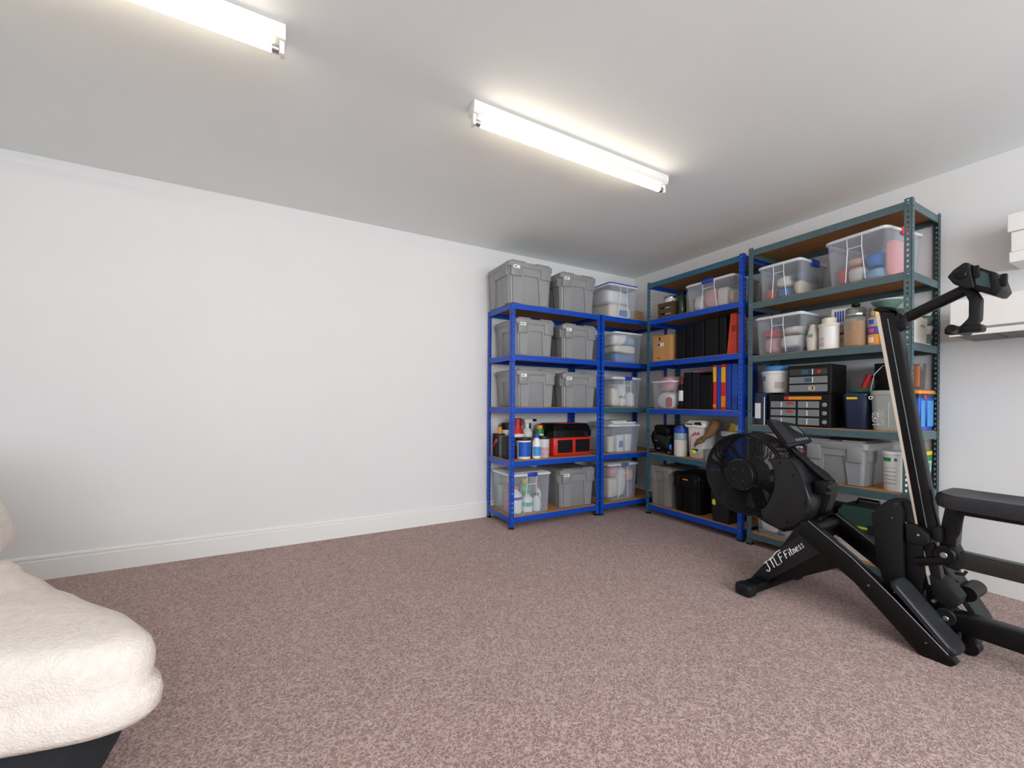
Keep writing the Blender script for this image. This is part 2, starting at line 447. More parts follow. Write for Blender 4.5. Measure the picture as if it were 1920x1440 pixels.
def shelving(label, loc, rz, W, D, H, levels, postm, beamm, sidem, pitch=0.038, group=None, name='shelving_unit'):
    t = thing(name, label, 'shelving unit', loc, rz, group)
    fwid = 0.034
    protos = []
    for k, (sx, sy) in enumerate(((-1, -1), (1, -1), (-1, 1), (1, 1))):
        bm = new()
        flange(bm, fwid, H, pitch, (sx * W / 2, sy * D / 2, 0), (-sx, 0, 0), (0, -sy, 0))
        flange(bm, fwid, H, pitch, (sx * W / 2, sy * D / 2, 0), (0, -sy, 0), (-sx, 0, 0))
        bmesh.ops.remove_doubles(bm, verts=bm.verts, dist=1e-5)
        o = obj('post', bm, postm[k], t, 0)
        f = obj('foot_cap', B((sx * (W / 2 - 0.016), sy * (D / 2 - 0.016), 0.006), (0.038, 0.038, 0.012), 0.003), BLACKP, o, 0)
    bh = 0.044
    for i, z in enumerate(levels):
        bmf, bms = beamm[i], sidem[i]
        for sy in (-1, 1):
            bm = B((0, sy * (D / 2 - 0.006), z - bh / 2), (W - 0.046, 0.008, bh), 0.0015)
            box(bm, (0, sy * (D / 2 - 0.0035), z - 0.008), (W - 0.046, 0.004, 0.012), 0.0015)
            box(bm, (0, sy * (D / 2 - 0.0035), z - bh + 0.008), (W - 0.046, 0.004, 0.012), 0.0015)
            for sx in (-1, 1):
                box(bm, (sx * (W / 2 - 0.03), sy * (D / 2 - 0.0045), z - bh / 2), (0.05, 0.004, bh), 0.001)
            b = obj('beam', bm, bmf, t, 0)
            if sy < 0:
                for sx in (-1, 1):
                    q = LA([(0.0035, 0), (0.0035, 0.002), (0.002, 0.0032)], 8)
                    bm = merge(new(), q, Matrix.Translation((sx * (W / 2 - 0.017), -D / 2 - 0.0002, z - 0.014)) @ Matrix.Rotation(PI / 2, 4, 'X'))
                    obj('rivet', bm, RIVET, b)
        for sx in (-1, 1):
            bm = B((sx * (W / 2 - 0.006), 0, z - bh / 2), (0.008, D - 0.046, bh), 0.0015)
            box(bm, (sx * (W / 2 - 0.0035), 0, z - 0.008), (0.004, D - 0.046, 0.012), 0.0015)
            for sy in (-1, 1):
                box(bm, (sx * (W / 2 - 0.0045), sy * (D / 2 - 0.03), z - bh / 2), (0.004, 0.05, bh), 0.001)
            obj('beam', bm, bms, t, 0)
        obj('shelf_board', B((0, 0, z - 0.002), (W - 0.022, D - 0.022, 0.012), 0.001), MDF, t, 0)
    return t
E_ = 0.0045    # an item stands this far above the shelf level (the board's top)
LA_ = [1.825, 1.41, 0.98, 0.545, 0.093]
LB_ = [1.825, 1.408, 0.981, 0.548, 0.095]
LC_ = [2.135, 1.792, 1.405, 0.973, 0.56, 0.09]
LD_ = [2.145, 1.758, 1.372, 0.872, 0.530, 0.09]
shelving('blue shelving unit against the blank wall, full of lidded grey totes', (-1.3375, -0.233, 0), 0, 0.925, 0.43, 1.828, LA_, [BLUE] * 4, [BLUE] * 5, [BLUE] * 5, group='storage shelving')
shelving('narrow-looking blue shelving unit in the corner holding clear boxes', (-0.435, -0.243, 0), 0, 0.862, 0.43, 1.828, LB_, [BLUE] * 4, [BLUE, BLUE, TEAL, BLUE, BLUE], [BLUE] * 5, group='storage shelving')
shelving('tall shelving unit mixing blue and teal parts, with files and binders', (-0.22, -1.051, 0), -PI / 2, 0.922, 0.42, 2.145, LC_, [TEAL, BLUE, TEAL, BLUE], [TEAL, BLUE, BLUE, BLUE, TEAL, BLUE], [BLUE] * 6, group='storage shelving')
shelving('tall grey-green shelving unit behind the rowing machine', (-0.22, -2.0025, 0), -PI / 2, 0.905, 0.42, 2.16, LD_, [GREEN, GREEN, GREEN, DGREEN], [GREEN] * 6, [GREEN] * 6, pitch=0.03, group='storage shelving')

# frame helpers: shelf bays along the back wall (front faces -Y) and along the right wall (front faces -X)
def AB(xl, xr, yf, d, z): return ((xl + xr) / 2, yf + d / 2, z + E_), 0.0, xr - xl
def CD(yl, yr, xf, d, z): return (xf + d / 2, (yl + yr) / 2, z + E_), -PI / 2, yl - yr

# ------------------------------------------------------------------ lidded grey tote
def tote(label, place, d, h, group='grey lidded totes', bodym=None, lidm=None, sticker=True, mark=0, name='storage_tote', taper=1.10, recess=True):
    loc, rz, wb = place
    bodym = bodym or TOTE; lidm = lidm or TOTELID
    t = thing(name, label, 'storage box', loc, rz, group)
    hx0, hy0 = wb / 2, d / 2; hx1, hy1 = hx0 * taper, hy0 * (1 + (taper - 1) * 0.8)
    hb = h - 0.03
    def at(z): f = z / hb; return hx0 + (hx1 - hx0) * f, hy0 + (hy1 - hy0) * f
    rings = []
    for z in (0, 0.006, hb):
        a, b = at(z); k = 0.004 if z == 0 else 0
        rings.append(rr(a - k, b - k, 0.018, z, 3))
    body = obj('body', loft(new(), rings), bodym, t)
    # raised shoulders that leave a tapering recessed panel on each visible face
    if recess:
        zt = hb * 0.74
        for face in ('f', 'l', 'r'):
            bm = new()
            def P(u, z, o):
                a, b = at(z)
                if face == 'f': return Vector((u * a, -b - o, z))
                if face == 'l': return Vector((-a - o, u * b, z))
                return Vector((a + o, u * b, z))
            for poly in ([(-0.9, 0.004), (-0.5, 0.004), (-0.36, zt), (-0.9, zt)], [(0.5, 0.004), (0.9, 0.004), (0.9, zt), (0.36, zt)], [(-0.9, zt), (0.9, zt), (0.9, hb), (-0.9, hb)]):
                lo = [bm.verts.new(P(u, z, -0.002)) for u, z in poly]; hi = [bm.verts.new(P(u, z, 0.010)) for u, z in poly]
                bm.faces.new(hi); bm.faces.new(list(reversed(lo)))
                for i in range(4): bm.faces.new((lo[i], lo[(i + 1) % 4], hi[(i + 1) % 4], hi[i]))
            obj('raised_panel', bm, bodym, body, 0)
    ax, ay = hx1 + 0.012, hy1 + 0.012
    lid = obj('lid', loft(new(), [rr(ax, ay, 0.024, h - 0.052, 3), rr(ax + 0.004, ay + 0.004, 0.026, h - 0.046, 3), rr(ax + 0.004, ay + 0.004, 0.026, h - 0.014, 3),
                              rr(ax - 0.004, ay - 0.004, 0.022, h - 0.006, 3), rr(ax - 0.03, ay - 0.03, 0.02, h - 0.006, 3), rr(ax - 0.036, ay - 0.036, 0.02, h, 3)]), lidm, t)
    # interlocking flap halves on top and the hanging latches
    for s in (-1, 1):
        bm = B((s * ax * 0.56, -ay + 0.03, h - 0.001), (ax * 0.62, 0.05, 0.010), 0.003)
        obj('lid_tab', bm, lidm, lid, 0)
        lw = wb * 0.27
        obj('latch', B((s * (hx1 - lw / 2 - 0.006), -hy1 - 0.011, h - 0.078), (lw, 0.014, 0.094), 0.004), lidm, t, 30)
        if recess: obj('latch', B((s * (hx1 + 0.011), -hy1 * 0.6, h - 0.075), (0.014, d * 0.26, 0.09), 0.004), lidm, t, 30)
    if sticker:
        sx = -hx1 + wb * 0.15
        st = obj('sticker', B((sx, -hy1 - 0.0185, h - 0.052), (wb * 0.16, 0.001, 0.026)), STICK, t, 0)
        bm = new()
        for i in range(2 + mark % 2):
            box(bm, (sx - 0.014 + 0.011 * i, -hy1 - 0.0192, h - 0.052 + (0.002 if (i + mark) % 2 else -0.002)), (0.007, 0.0008, 0.011))
        obj('print', bm, INK, st, 0)
    return t
TW = 0.325
tote('large grey lidded tote on top of the blue unit, nearest the blank wall', AB(-1.80, -1.43, -0.425, 0.35, LA_[0]), 0.35, 0.345, taper=1.07, mark=0)
tote('large grey lidded tote on top of the blue unit, next to the clear box', AB(-1.285, -0.945, -0.415, 0.34, LA_[0]), 0.34, 0.33, taper=1.08, mark=1)
tote('grey lidded tote on the second shelf of the blue unit, at its left', AB(-1.722, -1.402, -0.415, 0.34, LA_[1]), 0.34, 0.305, mark=1)
tote('grey lidded tote on the second shelf of the blue unit, at its right', AB(-1.254, -0.938, -0.415, 0.34, LA_[1]), 0.34, 0.30, mark=0)
tote('grey lidded tote on the third shelf of the blue unit, at its left', AB(-1.712, -1.385, -0.415, 0.34, LA_[2]), 0.34, 0.315, mark=0)
tote('grey lidded tote on the third shelf of the blue unit, at its right', AB(-1.250, -0.924, -0.415, 0.34, LA_[2]), 0.34, 0.305, mark=1)
tote('grey lidded tote on the lowest blue shelf, beside a clear tote of bottles', AB(-1.248, -0.915, -0.385, 0.32, LA_[4]), 0.32, 0.34, mark=1)
tote('warm grey lidded tote on the lowest shelf of the blue and teal unit', CD(-0.63, -0.825, -0.385, 0.33, LC_[5]), 0.33, 0.355, sticker=False, bodym=mat('warm_grey_plastic', '#8f8c86', 0.5, var=0.05), lidm=mat('warm_grey_lid', '#8a8781', 0.5))
tote('wide grey lidded tote behind the rowing machine console', CD(-1.945, -2.232, -0.395, 0.34, LD_[4]), 0.34, 0.268, sticker=False, taper=1.07)
bt = tote('black lidded tote with a small orange tab on the lowest shelf', CD(-0.895, -1.115, -0.385, 0.33, LC_[5]), 0.33, 0.335, sticker=False, bodym=BLACKP, lidm=BLACKS, group=None)
obj('orange_tab', B((0, -0.192, 0.285), (0.05, 0.006, 0.012), 0.002), ORANGEP, bt, 0)
# low dark grey bin with leaf sticker
loc, rz, wb = CD(-1.24, -1.395, -0.40, 0.30, LC_[5])
t = thing('storage_bin', 'dark grey open bin with a lime leaf sticker, beside the fan', 'bin', loc, rz)
obj('body', loft(new(), [rr(0.074, 0.15, 0.02, 0, 3), rr(0.086, 0.162, 0.02, 0.235, 3), rr(0.082, 0.158, 0.018, 0.235, 3), rr(0.071, 0.147, 0.018, 0.005, 3)]), CHAR, t)
obj('leaf_sticker', PR([(-0.058, 0.135), (-0.035, 0.128), (-0.03, 0.15), (-0.045, 0.178), (-0.06, 0.16)], 'y', -0.165, -0.158), LIMEP, t, 0)

# ------------------------------------------------------------------ clear boxes
def clear_box(label, place, d, h, lid='milky', clip=None, taper=1.10, rim=0.008, group='clear storage boxes', handle=True, side_clip=None):
    loc, rz, wb = place
    t = thing('clear_storage_box', label, 'storage box', loc, rz, group)
    hx0, hy0 = wb / 2, d / 2; hx1, hy1 = hx0 * taper, hy0 * (1 + (taper - 1) * 0.8)
    th = 0.003
    obj('body', loft(new(), [rr(hx0 - 0.006, hy0 - 0.006, 0.025, 0, 4), rr(hx0, hy0, 0.028, 0.008, 4), rr(hx1, hy1, 0.03, h, 4),
                             rr(hx1 - th, hy1 - th, 0.028, h, 4), rr(hx0 - th, hy0 - th, 0.026, 0.011, 4), rr(hx0 - 0.01, hy0 - 0.01, 0.022, th, 4)]), CLEAR, t)
    obj('rim', loft(new(), [rr(hx1 + 0.001, hy1 + 0.001, 0.031, h - 0.016, 4), rr(hx1 + rim, hy1 + rim, 0.034, h - 0.014, 4), rr(hx1 + rim, hy1 + rim, 0.034, h, 4), rr(hx1 + 0.001, hy1 + 0.001, 0.031, h, 4)], loop=True), CLEARRIB, t)
    if lid:
        lm = {'milky': CLEARLID, 'blue': BLUECLIP}[lid]
        if lid == 'blue':
            ld = obj('lid_rim', loft(new(), [rr(hx1 + rim + 0.001, hy1 + rim + 0.001, 0.035, h, 4), rr(hx1 + rim, hy1 + rim, 0.034, h + 0.011, 4), rr(hx1 - 0.012, hy1 - 0.012, 0.026, h + 0.011, 4), rr(hx1 - 0.012, hy1 - 0.012, 0.026, h, 4)], loop=True), lm, t)
            lm = CLEARLID
        obj('lid', loft(new(), [rr(hx1 + rim - 0.013, hy1 + rim - 0.013, 0.028, h + 0.001, 4), rr(hx1 + rim - 0.013, hy1 + rim - 0.013, 0.028, h + 0.007, 4), rr(hx1 - 0.03, hy1 - 0.03, 0.03, h + 0.008, 4), rr(hx1 - 0.034, hy1 - 0.034, 0.03, h + 0.012, 4)]), lm, t)
    if handle:   # moulded handle outline on the front
        def P(u, f):
            b = hy0 + (hy1 - hy0) * f; a = hx0 + (hx1 - hx0) * f
            return (u * a, -b - 0.001, f * h)
        bm = T([P(-0.36, 0.04), P(-0.24, 0.72), P(-0.22, 0.74), P(0.22, 0.74), P(0.24, 0.72), P(0.36, 0.04)], 0.0028, 6)
        tube(bm, [P(-0.24, 0.72), P(-0.25, 0.95)], 0.0028, 6); tube(bm, [P(0.24, 0.72), P(0.25, 0.95)], 0.0028, 6)
        obj('moulded_rib', bm, CLEARRIB, t)
    if clip:
        obj('clip', B((0, -hy1 - rim - 0.002, h - 0.006), (wb * 0.26, 0.012, 0.034), 0.004), clip, t)
    if side_clip:
        obj('clip', B((hx1 + rim + 0.001, 0, h - 0.012), (0.010, d * 0.3, 0.045), 0.004), side_clip, t)
        obj('clip', B((-hx1 - rim - 0.001, 0, h - 0.012), (0.010, d * 0.3, 0.045), 0.004), side_clip, t)
    return t
def inside(box_t, label, name, cat, m, x, y, z, w, d, h, e=0.5, amp=0.012, seed=1, group=None):
    """a soft thing lying inside a box: x, y, z in the box's own frame"""
    a = box_t.rotation_euler.z; c, s = math.cos(a), math.sin(a)
    L = box_t.location
    o = obj(name, lump(w, d, h, e, amp, seed), m, None, 60)
    o.location = (L.x + c * x - s * y, L.y + s * x + c * y, L.z + 0.0045 + z); o.rotation_euler = (0, 0, a)
    tag(o, label, cat, group)
    return o
def at_in(box_t, x, y, z):
    a = box_t.rotation_euler.z; c, s = math.cos(a), math.sin(a); L = box_t.location
    return (L.x + c * x - s * y, L.y + s * x + c * y, L.z + z)

# corner unit, top to bottom
b = clear_box('clear box with a blue-edged lid on top of the corner unit', AB(-0.735, -0.405, -0.42, 0.33, LB_[0]), 0.33, 0.31, 'blue')
inside(b, 'cream blanket folded at the bottom of the top corner box', 'folded_blanket', 'blanket', CREAM, 0, 0, 0, 0.30, 0.29, 0.14, 0.4, 0.02, 3)
inside(b, 'pale lilac-white towels heaped in the top corner box', 'towel_heap', 'towels', WHITEC, -0.02, 0, 0.14, 0.29, 0.28, 0.13, 0.45, 0.025, 5)
inside(b, 'small blue cloth tucked low in the top corner box', 'folded_cloth', 'cloth', BLUEC, 0.02, -0.148, 0.02, 0.12, 0.012, 0.06, 0.5, 0.004, 6)
b = clear_box('lidless clear box of cream and blue cloths in the corner unit', AB(-0.662, -0.335, -0.42, 0.33, LB_[1]), 0.33, 0.285, None, handle=False)
inside(b, 'blue cloth at the bottom of the lidless corner box', 'folded_cloth', 'cloth', BLUEC, 0, 0, 0, 0.30, 0.29, 0.085, 0.4, 0.015, 8)
inside(b, 'thick cream towel across the middle of the lidless corner box', 'folded_towel', 'towel', CREAM, 0, 0, 0.088, 0.31, 0.29, 0.075, 0.5, 0.02, 9)
inside(b, 'white sheet piled to the rim of the lidless corner box', 'folded_sheet', 'sheet', WHITEC, -0.07, 0, 0.166, 0.17, 0.28, 0.11, 0.55, 0.03, 10)
inside(b, 'sky blue cloth poking up at the right of the lidless corner box', 'folded_cloth', 'cloth', SKYC, 0.085, 0, 0.166, 0.13, 0.27, 0.10, 0.5, 0.02, 11)
b = clear_box('clear box with a blue clip holding rolled white items, on the teal-fronted corner shelf', AB(-0.682, -0.348, -0.42, 0.33, LB_[2]), 0.33, 0.28, 'milky', BLUECLIP)
for i, (x, z, w_, h_, lb) in enumerate(((-0.105, 0, 0.10, 0.19, 'tall cream roll at the left of the clip-lid corner box'), (0.0, 0, 0.10, 0.09, 'squat white roll lying at the bottom of the clip-lid corner box'), (0.0, 0.092, 0.095, 0.13, 'white roll set on another in the clip-lid corner box'), (0.105, 0, 0.095, 0.15, 'white roll at the right of the clip-lid corner box'))):
    inside(b, lb, 'fabric_roll', 'roll', CREAM if i == 0 else WHITEC, x, -0.02, z, w_, 0.22, h_, 0.45, 0.012, 20 + i, 'rolls in the clip-lid box')
b = clear_box('clear box with papers lying on it, on the fourth corner shelf', AB(-0.714, -0.352, -0.415, 0.33, LB_[3]), 0.33, 0.265, 'milky', None, handle=False)
for i, (x, w_, h_, m, lb) in enumerate(((-0.12, 0.085, 0.15, CREAM, 'cream carton at the left inside the fourth-shelf corner box'), (-0.01, 0.10, 0.16, WHITEP, 'white tub in the middle inside the fourth-shelf corner box'), (0.10, 0.09, 0.165, WHITEP, 'white tub at the right inside the fourth-shelf corner box'))):
    bm = loft(new(), [rr(w_ * 0.42, w_ * 0.42, 0.02, 0, 3), rr(w_ / 2, w_ / 2, 0.02, h_ - 0.02, 3), rr(w_ * 0.53, w_ * 0.53, 0.02, h_ - 0.018, 3), rr(w_ * 0.53, w_ * 0.53, 0.02, h_, 3)])
    o = obj('small_tub', bm, m, None, 40); o.location = at_in(b, x, -0.08, 0.0045); tag(o, lb, 'tub', 'tubs in the fourth-shelf box')
    if i == 1: obj('label_patch', B((0, -w_ * 0.47, h_ * 0.45), (w_ * 0.5, 0.004, h_ * 0.4), 0.001), mat('violet_print', '#6a6fb4', 0.6), o, 0)
for i, (dx, dz, sz, m, lb) in enumerate(((0.02, 0, (0.30, 0.24, 0.012), PAPER, 'flat white folder lying on the fourth-shelf corner box'), (-0.04, 0.0125, (0.20, 0.20, 0.012), mat('pale_green_folder', '#d9dfc4', 0.8), 'pale green pad on top of the white folder'))):
    o = obj('folder', B((0, 0, sz[2] / 2), sz, 0.002), m, None, 0); o.location = at_in(b, dx, -0.03, 0.278 + dz); tag(o, lb, 'folder')
b = clear_box('clear lidded box with a blue-grey clip at the bottom of the corner unit', AB(-0.704, -0.365, -0.40, 0.31, LB_[4]), 0.31, 0.345, 'milky', mat('slate_clip', '#5a6ba0', 0.4))
for i, (x, z, w_, h_, m, lb) in enumerate(((-0.10, 0, 0.11, 0.20, CREAM, 'cream bundle at the left of the bottom corner box'), (-0.10, 0.202, 0.11, 0.10, PINKC, 'pinkish bundle on the cream one in the bottom corner box'), (0.015, 0, 0.11, 0.29, WHITEC, 'tall white bundle in the middle of the bottom corner box'), (0.118, 0, 0.075, 0.16, MAUVEC, 'mauve bundle at the right of the bottom corner box'), (0.118, 0.162, 0.08, 0.12, PEACHC, 'peach bundle on the mauve one in the bottom corner box'))):
    inside(b, lb, 'cloth_bundle', 'cloth', m, x, -0.01, z, w_, 0.25, h_, 0.45, 0.015, 30 + i, 'bundles in the bottom corner box')
o = obj('small_carton', B((0, 0, 0.07), (0.12, 0.14, 0.14), 0.003), TANCARD, None, 0); o.location = (-0.2, -0.2, LB_[0] + E_)
tag(o, 'plain tan carton at the very corner on top of the corner unit', 'box')
tp = obj('tape_strip', B((0, -0.0705, 0.07), (0.03, 0.001, 0.14)), CARD, o, 0)

# lowest shelf, blue unit: clear tote full of household bottles
b = clear_box('clear tote of cleaning bottles with a blue clip, lowest blue shelf', AB(-1.762, -1.405, -0.415, 0.34, LA_[4]), 0.34, 0.335, 'milky', BLUECLIP, 1.08)
def bottle(label, loc, r, h, m, capm, neck=0.4, group=None, lab=None, labm=None, name='bottle', cat='bottle', rz=0.0, sq=False, caph=0.14):
    t = thing(name, label, cat, loc, rz, group)
    hb = h * (1 - caph)
    if sq:
        obj('body', loft(new(), [rr(r * 0.92, r * 0.62, 0.01, 0, 3), rr(r, r * 0.7, 0.012, 0.01, 3), rr(r, r * 0.7, 0.012, hb * 0.72, 3), rr(r * 0.7, r * 0.5, 0.012, hb * 0.9, 3), rr(r * neck, r * neck, 0.012, hb * 0.95, 3), rr(r * neck, r * neck, 0.012, hb, 3)]), m, t)
    else:
        obj('body', LA([(r * 0.9, 0), (r, h * 0.02), (r, hb * 0.74), (r * 0.92, hb * 0.82), (r * neck, hb * 0.95), (r * neck, hb)], 20), m, t)
    obj('cap', LA([(r * neck * 1.2, hb), (r * neck * 1.2, h - 0.004), (r * neck * 1.05, h)], 16), capm, t)
    if labm:
        z0, z1 = lab
        if sq: obj('label_patch', B((0, -r * 0.7, h * (z0 + z1) / 2), (r * 1.5, 0.002, h * (z1 - z0))), labm, t, 0)
        else: obj('label_patch', arcp(r, r, h * z0, h * z1, -170, -10), labm, t)
    return t
IN = 0.0045
for args in (('white tub with a dark blue stripe at the left in the clear tote of bottles', -0.108, -0.085, 0.06, 0.225, WHITEP, PINKP, (0.5, 0.6), BLUECLIP),
             ('white refill pouch bottle with teal print in the clear tote', 0.003, -0.10, 0.049, 0.165, WHITEP, LGREEN, (0.3, 0.5), TEALP),
             ('white round-shouldered bottle at the front right in the clear tote', 0.088, -0.115, 0.034, 0.15, WHITEP, NAVYP, (0.1, 0.2), PAPER),
             ('pale green bottle at the right end in the clear tote', 0.142, -0.06, 0.027, 0.20, mat('pale_green_plastic', '#cfdcc0', 0.4), REDP, (0.3, 0.5), SKYC),
             ('green bottle with a yellow cap behind the front row in the clear tote', 0.035, 0.0, 0.046, 0.26, LGREEN, YELP, (0.2, 0.5), YELC),
             ('crimson bottle behind the front row in the clear tote', -0.09, 0.035, 0.052, 0.275, PINKP, YELP, (0.2, 0.3), REDP),
             ('grey bottle with an orange cap at the back of the clear tote', 0.118, 0.04, 0.036, 0.29, GREYP, PEACHC, (0.2, 0.3), PAPER),
             ('slim dark pack with a green label by the tote side', -0.14, 0.11, 0.03, 0.27, NAVYP, GREENP, (0.1, 0.75), LGREEN)):
    lb, x, y, r, h_, m, cm_, lab, lm = args
    bottle(lb, at_in(b, x, y, IN), r, h_, m, cm_, 0.45, 'bottles in the clear tote', lab, lm)

# fourth shelf, blue unit: cans, sprays, tool case
Z4 = LA_[3] + E_
def tub(label, loc, r, h, m, lidm, labm=None, lab=(0.15, 0.75), rz=0.0, taper=0.92, group=None, name='tub', cat='tub', lidh=0.022):
    t = thing(name, label, cat, loc, rz, group)
    obj('body', LA([(r * taper * 0.97, 0), (r * taper, 0.004), (r, h - lidh), (r, h - lidh)], 24), m, t)
    obj('lid', LA([(r * 1.05, h - lidh), (r * 1.07, h - lidh + 0.003), (r * 1.07, h - 0.004), (r * 1.03, h)], 24), lidm, t)
    if labm: obj('label_patch', arcp(r * (taper + (1 - taper) * lab[0]), r * (taper + (1 - taper) * lab[1]), h * lab[0], h * lab[1], -165, -35, 12), labm, t)
    return t
tub('translucent white tub with a dark lid and a blue label on the blue unit', (-1.612, -0.335, Z4), 0.063, 0.178, WHITEP, CHAR, BLUEP, (0.12, 0.8))
bottle('slim white bottle with pale blue bands between two tubs', (-1.510, -0.378, Z4), 0.036, 0.205, WHITEP, BLUECLIP, 0.6, None, (0.12, 0.5), SKYP)
tub('clear-sided jar of pink and green bits with a dark lid', (-1.412, -0.33, Z4), 0.056, 0.182, mat('pale_jar', '#cdd6d4', 0.3), CHAR, mat('pink_bits', '#c9a5b0', 0.6, var=0.5, vscale=60), (0.05, 0.5))
bottle('red tin with a white label and crimson trigger cap at the back', (-1.60, -0.20, Z4), 0.062, 0.335, REDP, mat('dark_red_cap', '#a31a20', 0.4), 0.6, None, (0.3, 0.6), PAPER, caph=0.2)
t = bottle('white trigger spray bottle with a black nozzle on the blue unit', (-1.445, -0.11, Z4), 0.052, 0.29, WHITEP, WHITEP, 0.35, caph=0.1)
obj('trigger_head', B((0.015, -0.0, 0.305), (0.085, 0.03, 0.04), 0.008), WHITEP, t)
obj('nozzle', B((0.078, 0, 0.312), (0.045, 0.024, 0.024), 0.005), BLACKP, t)
obj('trigger', B((0.035, 0, 0.262), (0.012, 0.018, 0.055), 0.004), BLACKP, t)
t = bottle('cream bottle with a green collar and orange cap beside the red tool case', (-1.372, -0.21, Z4), 0.04, 0.272, CREAM, ORANGEP, 0.62, None, (0.72, 0.84), GREENP, caph=0.13)
obj('collar', LA([(0.036, 0.19), (0.036, 0.236), (0.03, 0.238)], 20), GREENP, t)
t = thing('tool_case', 'black and red hard tool case on the fourth shelf of the blue unit', 'tool case', (-1.105, -0.215, Z4))
bd = obj('body', B((0, 0, 0.083), (0.42, 0.28, 0.166), 0.015), REDP, t)
for s in (-1, 1):
    pn = obj('grille_panel', B((s * 0.098 + 0.012, -0.139, 0.085), (0.165, 0.006, 0.115), 0.003), BLACKP, bd, 0)
bm = new()
for s in (-1, 1):
    for i in range(4): box(bm, (s * 0.098 + 0.012, -0.1425, 0.05 + i * 0.024), (0.14, 0.002, 0.006))
obj('panel_rib', bm, CHAR, bd, 0)
bm = loft(new(), [rr(0.215, 0.143, 0.015, 0.168, 3), rr(0.215, 0.143, 0.015, 0.225, 3), rr(0.212, 0.14, 0.02, 0.228, 3), rr(0.20, 0.13, 0.025, 0.27, 3), rr(0.185, 0.115, 0.03, 0.285, 3)])
ld = obj('lid', bm, BLACKP, t)
obj('lid_inlay', B((0.02, -0.01, 0.286), (0.26, 0.14, 0.006), 0.002), REDP, ld, 0)
obj('carry_handle', T([(-0.07, -0.132, 0.255), (-0.06, -0.155, 0.255), (0.06, -0.155, 0.255), (0.07, -0.132, 0.255)], 0.007, 8), BLACKS, ld)
for x in (-0.13, 0.15): obj('catch', B((x, -0.144, 0.185), (0.035, 0.01, 0.045), 0.003), CHAR, ld, 0)
for yc, dd, hh, m, lb, red in ((-0.11, 0.10, 0.20, BLACKP, 'black case with a red flash nearest the wall at the left shelf end', True), (-0.20, 0.055, 0.19, mat('slate_case', '#5a5c5f', 0.5), 'slim slate case between two black cases at the left shelf end', False), (-0.29, 0.10, 0.185, BLACKP, 'plain black case behind the front post of the blue unit', False)):
    t = thing('flat_case', lb, 'case', (-1.73, yc, Z4), 0, 'dark cases at the shelf end')
    bd = obj('body', B((0, 0, hh / 2), (0.075, dd, hh), 0.006), m, t)
    obj('seam', B((0, 0, hh * 0.7), (0.077, dd + 0.002, 0.004)), CHARM, bd, 0)
    if red:
        obj('red_flash', PR([(-0.045, 0.16), (0.0, 0.15), (0.03, 0.10), (0.03, 0.075), (-0.01, 0.12), (-0.045, 0.13)], 'x', -0.0395, -0.037), REDP, t, 0)
o = bottle('small amber bottle with a dark cap standing on the black case', (-1.735, -0.135, Z4 + 0.2005), 0.02, 0.075, ORANGEP, INK, 0.5)
tub('white tub with a domed black lid standing at the back of the blue unit', (-1.635, -0.075, Z4), 0.045, 0.29, WHITEP, BLACKP, None, lidh=0.06)

# ------------------------------------------------------------------ blue and teal unit (right wall)
def cdloc(y, x, z): return (x, y, z + E_)
R9 = -PI / 2
# top shelf
t = thing('wooden_crate', 'small dark wooden crate with a white tin inside, top of the blue and teal unit', 'crate', cdloc(-0.72, -0.27, LC_[1]), R9)
for z in (0.02, 0.075, 0.13): obj('slat', B((0, -0.075, z), (0.16, 0.008, 0.04), 0.002), WOOD, t, 0)
for z in (0.02, 0.075, 0.13): obj('slat', B((0, 0.075, z), (0.16, 0.008, 0.04), 0.002), WOOD, t, 0)
for s in (-1, 1): obj('end_panel', B((s * 0.076, 0, 0.078), (0.008, 0.142, 0.156), 0.002), WOOD, t, 0)
obj('base', B((0, 0, 0.006), (0.144, 0.142, 0.012), 0.001), WOOD, t, 0)
tub('white tin standing in the small wooden crate', (-0.27, -0.72, LC_[1] + E_ + 0.0125), 0.055, 0.20, WHITEP, STEEL, None)
t = thing('green_jar', 'dark green glass jar beside the wooden crate on the top shelf', 'jar', cdloc(-0.846, -0.27, LC_[1]), R9)
obj('body', LA([(0.036, 0), (0.04, 0.006), (0.04, 0.16), (0.034, 0.19), (0.034, 0.2)], 22), mat('bottle_green', '#173a26', 0.15), t)
obj('lid', LA([(0.038, 0.2), (0.038, 0.225), (0.034, 0.23)], 22), BLACKP, t)
o = obj('small_carton', B((0, 0, 0.07), (0.06, 0.074, 0.14), 0.003), TANCARD, None, 0); o.location = cdloc(-0.93, -0.24, LC_[1])
tag(o, 'narrow beige carton between the green jar and a large clear box', 'box')
obj('tape_strip', B((-0.0305, 0, 0.07), (0.001, 0.02, 0.14)), CARD, o, 0)
b = clear_box('large clear milky-lidded box with a blue clip beside the narrow beige carton', CD(-1.005, -1.40, -0.39, 0.32, LC_[1]), 0.32, 0.225, 'milky', BLUECLIP)
for i, (x, z, w_, h_, m, lb) in enumerate(((-0.13, 0, 0.11, 0.15, WHITEC, 'white bundle at the left inside the large top-shelf box'), (-0.015, 0, 0.11, 0.17, PINKC, 'red-flecked pink bundle inside the large top-shelf box'), (0.09, 0, 0.09, 0.16, CREAM, 'cream bundle inside the large top-shelf box'), (0.165, 0, 0.05, 0.13, TANC, 'tan bundle at the right inside the large top-shelf box'))):
    inside(b, lb, 'cloth_bundle', 'cloth', m, x, 0, z, w_, 0.26, h_, 0.5, 0.018, 40 + i, 'bundles in the large top-shelf box')
